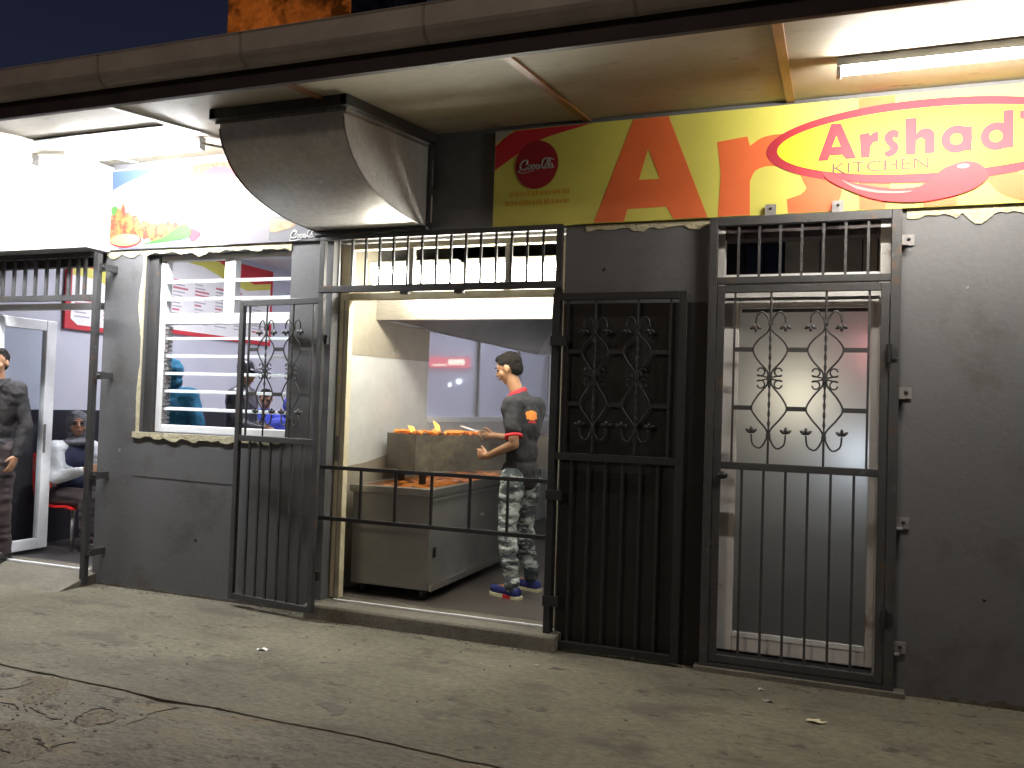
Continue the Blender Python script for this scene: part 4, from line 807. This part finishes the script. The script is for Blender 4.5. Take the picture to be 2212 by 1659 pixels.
def person(label, J, hf, tf, mats, voxel=.008, sleeves='long', hair='short', face=True, k=1.0, extra=None, base=None, hands=None, loose=1.0, skirt=False):
    """J: joint positions; hf head direction; tf torso direction"""
    J = {a: V3(b) for a, b in J.items()}
    T = thing('person', label, 'person', base or ((J['anL'].x+J['anR'].x)/2, (J['anL'].y+J['anR'].y)/2, min(J['anL'].z,J['anR'].z)-.08))
    s, f, u, m = frame(tf); sk = mats['skin']
    ch = (J['shL']+J['shR'])/2 - V3((0,0,.13*k)); hp = (J['hiL']+J['hiR'])/2; wa = ch*.42+hp*.58
    def torso(mb, e):
        mb.ell(ch, (.138*k+e,.093*k+e,.165*k+e), 22, 14, m); mb.ell(wa, (.128*k+e,.090*k+e,.150*k+e), 22, 14, m); mb.ell(hp+V3((0,0,.02)), (.142*k+e,.105*k+e,.115*k+e), 22, 14, m)
        mb.caps(J['shL'], J['shR'], .056*k+e, .056*k+e, 14); mb.caps((J['shL']+J['shR'])/2+V3((0,0,.012)), J['neck'], .068*k+e, .050*k+e, 14)
        for a in 'LR': mb.caps(J['neck']-V3((0,0,.035)), J['sh'+a]-V3((0,0,.005)), .050*k+e, .050*k+e, 14); mb.caps(J['sh'+a]-V3((0,0,.03)), wa+(J['sh'+a]-ch)*.25, .062*k+e, .070*k+e, 14)
    mb = MB(); torso(mb, 0)
    mb.caps(J['neck']-V3((0,0,.05)), V3(J['head'])-V3(hf).normalized()*.015*k-V3((0,0,.04*k)), .053*k, .050*k, 14)
    P, hm = head_parts(mb, J['head'], hf, k)
    hd = hands or {}
    for a in 'LR':
        mb.caps(J['sh'+a], J['el'+a], .048*k, .036*k, 14); mb.caps(J['el'+a], J['wr'+a], .038*k, .024*k, 14)
        mb.caps(J['hi'+a], J['kn'+a], .078*k, .052*k, 14); mb.caps(J['kn'+a], J['an'+a], .054*k, .034*k, 14)
        mb.caps(J['an'+a]-V3((0,0,.03*k)), J['an'+a]*.35+J['to'+a]*.65+V3((0,0,.01)), .034*k, .020*k, 12)
        h = hd.get(a); d = (J['wr'+a]-J['el'+a]).normalized()
        hand(mb, J['wr'+a], h[0] if h else d, h[1] if h else -s*(1 if a == 'R' else -1), curl=h[2] if h else .45, side=(1 if a == 'L' else -1))
    remeshed(mb, 'body', sk, T, voxel, 2)
    # top
    mb = MB(); torso(mb, .014*loose); e = .013*loose
    for a in 'LR':
        if sleeves == 'long': mb.caps(J['sh'+a], J['el'+a], .050*k+e, .040*k+e, 14); mb.caps(J['el'+a], J['wr'+a], .042*k+e, .028*k+e*.6, 14)
        elif sleeves == 'short':
            q = J['sh'+a]+(J['el'+a]-J['sh'+a])*.62; mb.caps(J['sh'+a], q, .052*k+e, .047*k+e, 16)
    if skirt is False: mb.ell(hp-V3((0,0,.03)), (.148*k+e,.112*k+e,.10*k), 20, 12, m)
    o = remeshed(mb, 'top', mats['top'], T, voxel*1.1, 12)
    wobble(o, lambda c: (.007*noise.noise((c.x*9,c.y*9,c.z*16))+.004*noise.noise(c*34)))
    # trousers
    mb = MB(); mb.ell(hp+V3((0,0,-.02)), (.146*k,.110*k,.105*k), 20, 12, m); e = .015*loose
    for a in 'LR':
        mb.caps(J['hi'+a]-V3((0,0,.02)), J['kn'+a], .083*k+e, .056*k+e, 16); mb.caps(J['kn'+a], J['an'+a]-V3((0,0,.012)), .058*k+e, .040*k+e, 16)
    o = remeshed(mb, 'trousers', mats['legs'], T, voxel*1.1, 5)
    wobble(o, lambda c: (.012*noise.noise((c.x*7,c.y*7,c.z*24))))
    # shoes
    for a in 'LR':
        dr = (J['to'+a]-J['an'+a]); dr.z = 0; dr.normalize(); sd = V3((-dr.y,dr.x,0)); h0 = J['an'+a]-dr*.035; zf = J['to'+a].z-.030
        mb = MB(); mb.caps(V3((h0.x,h0.y,zf+.045)), V3((h0.x,h0.y,zf+.045))+dr*.20*k, .042*k, .034*k, 14); mb.caps(J['an'+a]-V3((0,0,.01)), V3((h0.x,h0.y,zf+.05))+dr*.05, .044*k, .046*k, 14)
        mb.cur = 0; so = mb.build('shoe', mats.get('shoe', M['black']), T, smooth=True)
        mb = MB(); c0 = V3((h0.x,h0.y,0)); out = [(-.05,.0),(-.04,.036),(.05,.036),(.16,.044),(.225,.030),(.245,0)]; pts = [(c0+dr*x*k+sd*y*k) for x, y in out]+[(c0+dr*x*k-sd*y*k) for x, y in out[::-1][1:-1]]
        mb.prism([(p.x,p.y) for p in pts], zf-.004, zf+.022, 'xy'); so2 = mb.build('sole', mats.get('sole', M['black']), so, bevel=.004)
    if hair == 'short':
        mb = MB(); mb.ell(P(0,-.022,.034), (.081*k,.094*k,.088*k), 22, 14, hm); mb.ell(P(0,-.055,-.02), (.066*k,.055*k,.06*k), 18, 12, hm); mb.ell(P(0,.035,.085), (.055*k,.045*k,.028*k), 14, 10, hm)
        o = remeshed(mb, 'hair', M['hair'], T, .007, 1)
        wobble(o, lambda c: (.006*noise.noise(c*70)+.005*noise.noise(c*25)))
    elif hair in ('hood','cap','scarf'):
        mb = MB(); hmats = mats['headwear']
        if hair == 'hood': mb.ell(P(0,-.030,.012), (.100*k,.112*k,.122*k), 22, 14, hm); mb.ell(P(0,-.035,-.09), (.095*k,.09*k,.075*k), 20, 12, hm)
        if hair == 'scarf': mb.ell(P(0,-.024,.012), (.100*k,.108*k,.120*k), 22, 14, hm); mb.ell(P(0,-.055,-.09), (.098*k,.088*k,.09*k), 20, 12, hm); mb.ell(P(0,.0,-.175), (.13*k,.12*k,.045*k), 20, 12, hm)
        if hair == 'cap': mb.ell(P(0,-.010,.045), (.085*k,.102*k,.082*k), 22, 14, hm); mb.ell(P(0,.095,.050), (.062*k,.065*k,.010*k), 18, 8, hm)
        o = remeshed(mb, {'hood':'hood','scarf':'head_scarf','cap':'cap'}[hair], hmats, T, .008, 2)
        wobble(o, lambda c: .008*noise.noise(c*22))
    if face:
        for g in (-1,1): b = MB(); b.ell(P(g*.029,.080,.006), (.013*k,.008*k,.007*k), 12, 8, hm); b.build('eye', M['eye'], T, smooth=True)
        b = MB(); b.ell(P(0,.0985,-.056), (.021*k,.006*k,.006*k), 12, 6, hm); b.build('mouth', M['lip'], T, smooth=True)
        for g in (-1,1): b = MB(); b.ell(P(g*.031,.086,.027), (.020*k,.007*k,.005*k), 12, 6, hm); b.build('eyebrow', M['hair'], T, smooth=True)
    return T, P, hm
# the cook
ck = dict(head=(-2.230,.845,1.775), neck=(-2.135,.86,1.575), shL=(-2.150,.715,1.500), shR=(-2.055,.995,1.500), elL=(-2.095,.650,1.215), elR=(-2.13,1.10,1.23), wrL=(-2.345,.775,1.115), wrR=(-2.425,1.085,1.255),
          hiL=(-2.135,.765,.985), hiR=(-2.085,.935,.985), knL=(-2.160,.735,.575), knR=(-2.105,.970,.565), anL=(-2.095,.705,.195), anR=(-2.050,1.015,.195), toL=(-2.28,.765,.130), toR=(-2.235,1.07,.130))
T, P, hm = person('cook in dark polo shirt with red collar and bleached jeans holding tongs over the grill', ck, (-.94,.06,-.36), (-.91,.41,0),
    dict(skin=M['skin'], top=M['polo'], legs=M['jeans'], shoe=M['shoe'], sole=M['sole']), .0065, 'short', hands=dict(L=((-.95,.25,.05),(.2,.95,.1),1.35), R=((-.97,.10,.02),(-.1,-.95,-.2),1.25)), base=(-2.1,.85,.1))
# red collar, cuffs, back emblem, red sole patch
mb = MB(); n = V3((-2.150,.86,1.590)); rings = []
for rr, dz in ((.078,-.014),(.072,.004),(.065,.014),(.061,.004)):
    rings.append([n + V3((rr*math.cos(a)-.012, rr*math.sin(a)*.95, dz+.030*math.cos(a))) for a in [2*math.pi*i/24 for i in range(24)]])
vs = [v for r_ in rings for v in r_]; mb.add(vs, [(q*24+i, q*24+(i+1)%24, (q+1)*24+(i+1)%24, (q+1)*24+i) for q in range(3) for i in range(24)])
mb.build('collar', M['redf'], T, smooth=True)
for a in 'LR':
    sh, el = V3(ck['sh'+a]), V3(ck['el'+a]); q = sh+(el-sh)*.80; dd = (el-sh).normalized(); mb = MB(); mb.tube([q-dd*.012, q, q+dd*.012], [.0625,.064,.0625], 22, cap=False); c_ = mb.build('cuff', M['redf'], T, smooth=True); md = c_.modifiers.new('Solidify','SOLIDIFY'); md.thickness = .005; md.offset = 0
s, f, u, m = frame((-.91,.41,0)); bc = (V3(ck['shL'])+V3(ck['shR']))/2 - V3((0,0,.075)); tp = [c for c in T.children if c.name.startswith('top')][0]
tp.data.materials.append(mat('orange_print', (.85,.38,.05), (.8,.16,.04), 60, .6)); tp.data.materials.append(M['redf']); og = OFF[tp.name]
for p in tp.data.polygons:
    c = p.center+og-bc; a, b_, d = c.dot(s), c.dot(f), c.z
    if b_ < 0 and abs(a+.01) < .055 and abs(d) < .034 and abs(d)+.25*abs(a+.01) < .038: p.material_index = 1
    elif b_ < 0 and abs(a+.01) < .042 and -.058 < d < -.042: p.material_index = 2
dr = (V3(ck['toL'])-V3(ck['anL'])); dr.z = 0; dr.normalize(); sd = V3((-dr.y,dr.x,0)); c0 = V3(ck['anL'])+dr*.02; mb = MB()
pts = [c0-dr*.03+sd*.049, c0+dr*.03+sd*.049, c0+dr*.03-sd*.049, c0-dr*.03-sd*.049]; mb.prism([(p.x,p.y) for p in pts], .099, .126, 'xy'); mb.build('sole_patch', M['redf'], T)
def stand(x, y, z, h, f, arms='down', lean=0):
    s, f, u, m = frame((f[0],f[1],0)); c = V3((x,y,z)); k = h/1.75
    P = lambda a, b, d: c + s*a*k + f*b*k + V3((0,0,d*k))
    J = dict(head=P(0,.02,1.635), neck=P(0,-.01,1.46), shL=P(-.175,-.01,1.41), shR=P(.175,-.01,1.41), elL=P(-.245,-.03,1.12), elR=P(.245,-.03,1.12), wrL=P(-.235,.06,.88), wrR=P(.235,.06,.88),
             hiL=P(-.09,0,.92), hiR=P(.09,0,.92), knL=P(-.10,.02,.50), knR=P(.10,.02,.50), anL=P(-.11,-.02,.09), anR=P(.11,-.02,.09), toL=P(-.13,.15,.03), toR=P(.13,.15,.03))
    if arms == 'pocket': J.update(elL=P(-.27,-.08,1.13), elR=P(.27,-.08,1.13), wrL=P(-.17,.07,.98), wrR=P(.17,.07,.98))
    if arms == 'front': J.update(elL=P(-.25,.0,1.14), elR=P(.25,.0,1.14), wrL=P(-.08,.20,1.10), wrR=P(.08,.20,1.10))
    return J, k
J, k = stand(-6.43,-.03,.075,1.76,(.25,-.97),'down')
TM, _, _ = person('man in dark brown jacket standing outside the open glass door', J, (.45,-.89,-.05), (.25,-.97,0), dict(skin=M['skin'], top=M['jacket'], legs=M['darktr']), .008, k=k, loose=1.25, base=(-6.385,-.03,.075))
s, f, u, m = frame((.25,-.97,0)); cM = V3((-6.43,-.03,.075)); PM = lambda a, b, d: cM + s*a + f*b + V3((0,0,d))
b = MB(); b.ell(PM(0,.075,1.27), (.050,.055,.17), 16, 12, m); b.build('t_shirt', M['navy'], TM, smooth=True)
for g in (-1,1):
    b = MB(); b.tube(cat([PM(g*.035,-.075,1.50), PM(g*.085,-.01,1.50), PM(g*.065,.085,1.43), PM(g*.052,.125,1.30), PM(g*.045,.13,1.12), PM(g*.04,.125,.95)],5), .019, 8, flat=.5); b.build('lapel', M['jacket'], TM, smooth=True)
    b = MB(); b.tube([PM(g*.10,.118,1.02), PM(g*.16,.085,.97)], .007, 6); b.build('pocket_flap', M['black'], TM, smooth=True)
J, k = stand(-5.83,1.3,.085,1.74,(-.5,.87),'pocket')
person('person in a teal blue hooded top seen from behind through the louvred window', J, (-.5,.87,0), (-.5,.87,0), dict(skin=M['skin'], top=M['teal'], legs=M['darktr'], headwear=M['teal']), .012, hair='hood', face=False, k=k, loose=2.2, base=(-5.83,1.3,.085))
J, k = stand(-5.24,1.6,.085,1.76,(.85,.30),'front')
person('person in a black puffer jacket and black cap turned right behind the louvred window', J, (.9,.0,-.25), (.85,.30,0), dict(skin=M['skin'], top=M['blackpuff'], legs=M['darktr'], headwear=M['blackpuff']), .012, hair='cap', k=k, loose=2.8, base=(-5.24,1.6,.085))
J, k = stand(-5.58,2.4,.085,1.50,(.5,-.87),'front')
person('young person in an open royal blue jacket looking down behind the folded gate leaf', J, (.5,-.8,-.45), (.5,-.87,0), dict(skin=M['skin_w'], top=M['royal'], legs=M['darktr']), .012, k=k, loose=2.0, base=(-5.58,2.4,.085))
J, k = stand(-5.12,2.2,.085,1.42,(-.6,.8),'down')
person('child in a royal blue hooded jacket at the right edge of the louvred window', J, (-.6,.8,0), (-.6,.8,0), dict(skin=M['skin_w'], top=M['royal'], legs=M['darktr'], headwear=M['royal']), .012, hair='hood', face=False, k=k, loose=2.2, base=(-5.12,2.2,.085))
# seated woman and her chair
J = dict(head=(-6.400,.755,1.200), neck=(-6.44,.76,1.03), shL=(-6.40,.92,.975), shR=(-6.475,.60,.975), elL=(-6.32,.98,.74), elR=(-6.41,.56,.72), wrL=(-6.12,.84,.80), wrR=(-6.17,.62,.79),
         hiL=(-6.46,.86,.56), hiR=(-6.50,.67,.56), knL=(-6.06,.84,.55), knR=(-6.08,.62,.55), anL=(-6.03,.86,.17), anR=(-6.05,.60,.17), toL=(-5.88,.86,.115), toR=(-5.90,.58,.115))
Tw, P, hm = person('seated woman in grey head scarf, white blouse and navy waistcoat on the red chair', J, (.80,-.58,.0), (.97,-.2,0), dict(skin=M['skin_w'], top=M['blouse'], legs=M['darktr'], headwear=M['scarf']), .008, hair='scarf', k=.95, loose=1.8, base=(-6.4,.76,.085))
s, f, u, m = frame((.97,-.2,0)); mb = MB(); c = V3((-6.435,.76,.90)); mb.ell(c, (.150,.132,.17), 22, 14, m); mb.ell(c-V3((0,0,.2)), (.155,.140,.17), 22, 14, m); remeshed(mb, 'waistcoat', M['navy'], Tw, .010, 3)
CH = thing('chair', 'red plastic chair with pale metal legs under the seated woman', 'chair', (-6.45,.76,.085))
mb = MB(); pr2 = cat2([(-6.68,.93),(-6.675,.75),(-6.655,.60),(-6.60,.50),(-6.45,.475),(-6.28,.48),(-6.19,.465)],5,False); pr2 = pr2+[(x+.004,z-.016) for x, z in pr2[::-1]]
mb.prism(pr2, .54, .98); mb.build('seat_shell', M['redplastic'], CH, bevel=.004)
for x, y, dx, dy in ((-6.24,.60,.05,-.04),(-6.24,.92,.05,.04),(-6.58,.60,-.05,-.04),(-6.58,.92,-.05,.04)): b = MB(); b.tube([(x,y,.47),(x+dx,y+dy,.086)], .013, 8); b.build('leg', M['bracket'], CH, smooth=True)
cp = thing('paper_cup', 'white paper cup in the hand of the seated woman', 'cup', (-6.08,.72,.80)); b = MB(); b.tube([(-6.08,.72,.79),(-6.08,.72,.88)], [.026,.034], 16); b.build('cup_body', M['blouse'], cp, smooth=False)
b = MB(); b.tube([(-6.08,.72,.8805),(-6.08,.72,.888)], [.036,.034], 16); b.build('cup_lid', M['white'], cp)

# ------------------------------------------------------------------ litter
def scrap(x, y, r, sd, label, m):
    rnd = random.Random(sd); mb = MB(); n = 10; vs = [(x,y,.006)]
    for i in range(n):
        a = 2*math.pi*i/n; q = r*rnd.uniform(.55,1.1); vs.append((x+q*math.cos(a)*1.5, y+q*math.sin(a)*.8, .003+.012*rnd.random()))
    mb.add(vs, [(0,1+i,1+(i+1)%n) for i in range(n)]); o = mb.build('paper_scrap', m); md = o.modifiers.new('Solidify','SOLIDIFY'); md.thickness = .001; return tag(o, label, 'litter', 'paper scraps on the pavement')
scrap(-3.07,-.86,.030,1,'bright white crumpled paper scrap on the pavement before the folded gate leaf', M['white'])
scrap(-.01,-.64,.034,2,'cream torn paper scrap on the pavement before the frosted door', M['plaster'])
scrap(-.24,-.44,.022,3,'small grey torn scrap just left of the cream scrap', M['bracket'])
scrap(-.29,-.27,.013,4,'tiny white crumb of paper below the burglar gate', M['white'])
scrap(-1.52,-.42,.013,5,'tiny pale scrap near the black hinge post', M['bracket'])
scrap(-1.80,-.55,.015,6,'thin pale scrap on the pavement in front of the kitchen step', M['bracket'])
# building far behind, lit by sodium light
TB = thing('rear_building', 'tall rough building behind the roof lit deep orange by street light', 'building', (-9.7,9.5,0))
bx(-11.06,-8.28,8,11,0,14).build('wall', layered('blotchy_render', (.30,.25,.20), (.16,.13,.10), (.02,.015,.013), (.45,.38,.28), scale=.55, fine=5, rough=.95, bump=1, fine_amt=.95, bscale=3, spot_lo=.47, spot_hi=.58), TB)
bx(-11.12,-8.22,7.94,11.06,14.0,14.15).build('parapet', M['fascia'], TB)

# thin cooking smoke hanging in the kitchen
sm = bx(-3.27,-1.53,.74,5.0,.93,2.10); o = sm.build('cooking_smoke', None, None); o.data.materials.clear()
vm = bpy.data.materials.new('cooking_smoke'); vm.use_nodes = True; n = vm.node_tree.nodes; n.remove(n['Principled BSDF']); pv = n.new('ShaderNodeVolumePrincipled'); pv.inputs['Color'].default_value = (.85,.87,.95,1); pv.inputs['Density'].default_value = .10
vm.node_tree.links.new(pv.outputs[0], n['Material Output'].inputs['Volume']); o.data.materials.append(vm); tag(o, 'thin pale cooking smoke hanging over the charcoal grill', kind='stuff')

bpy.data.scenes.remove(SC)
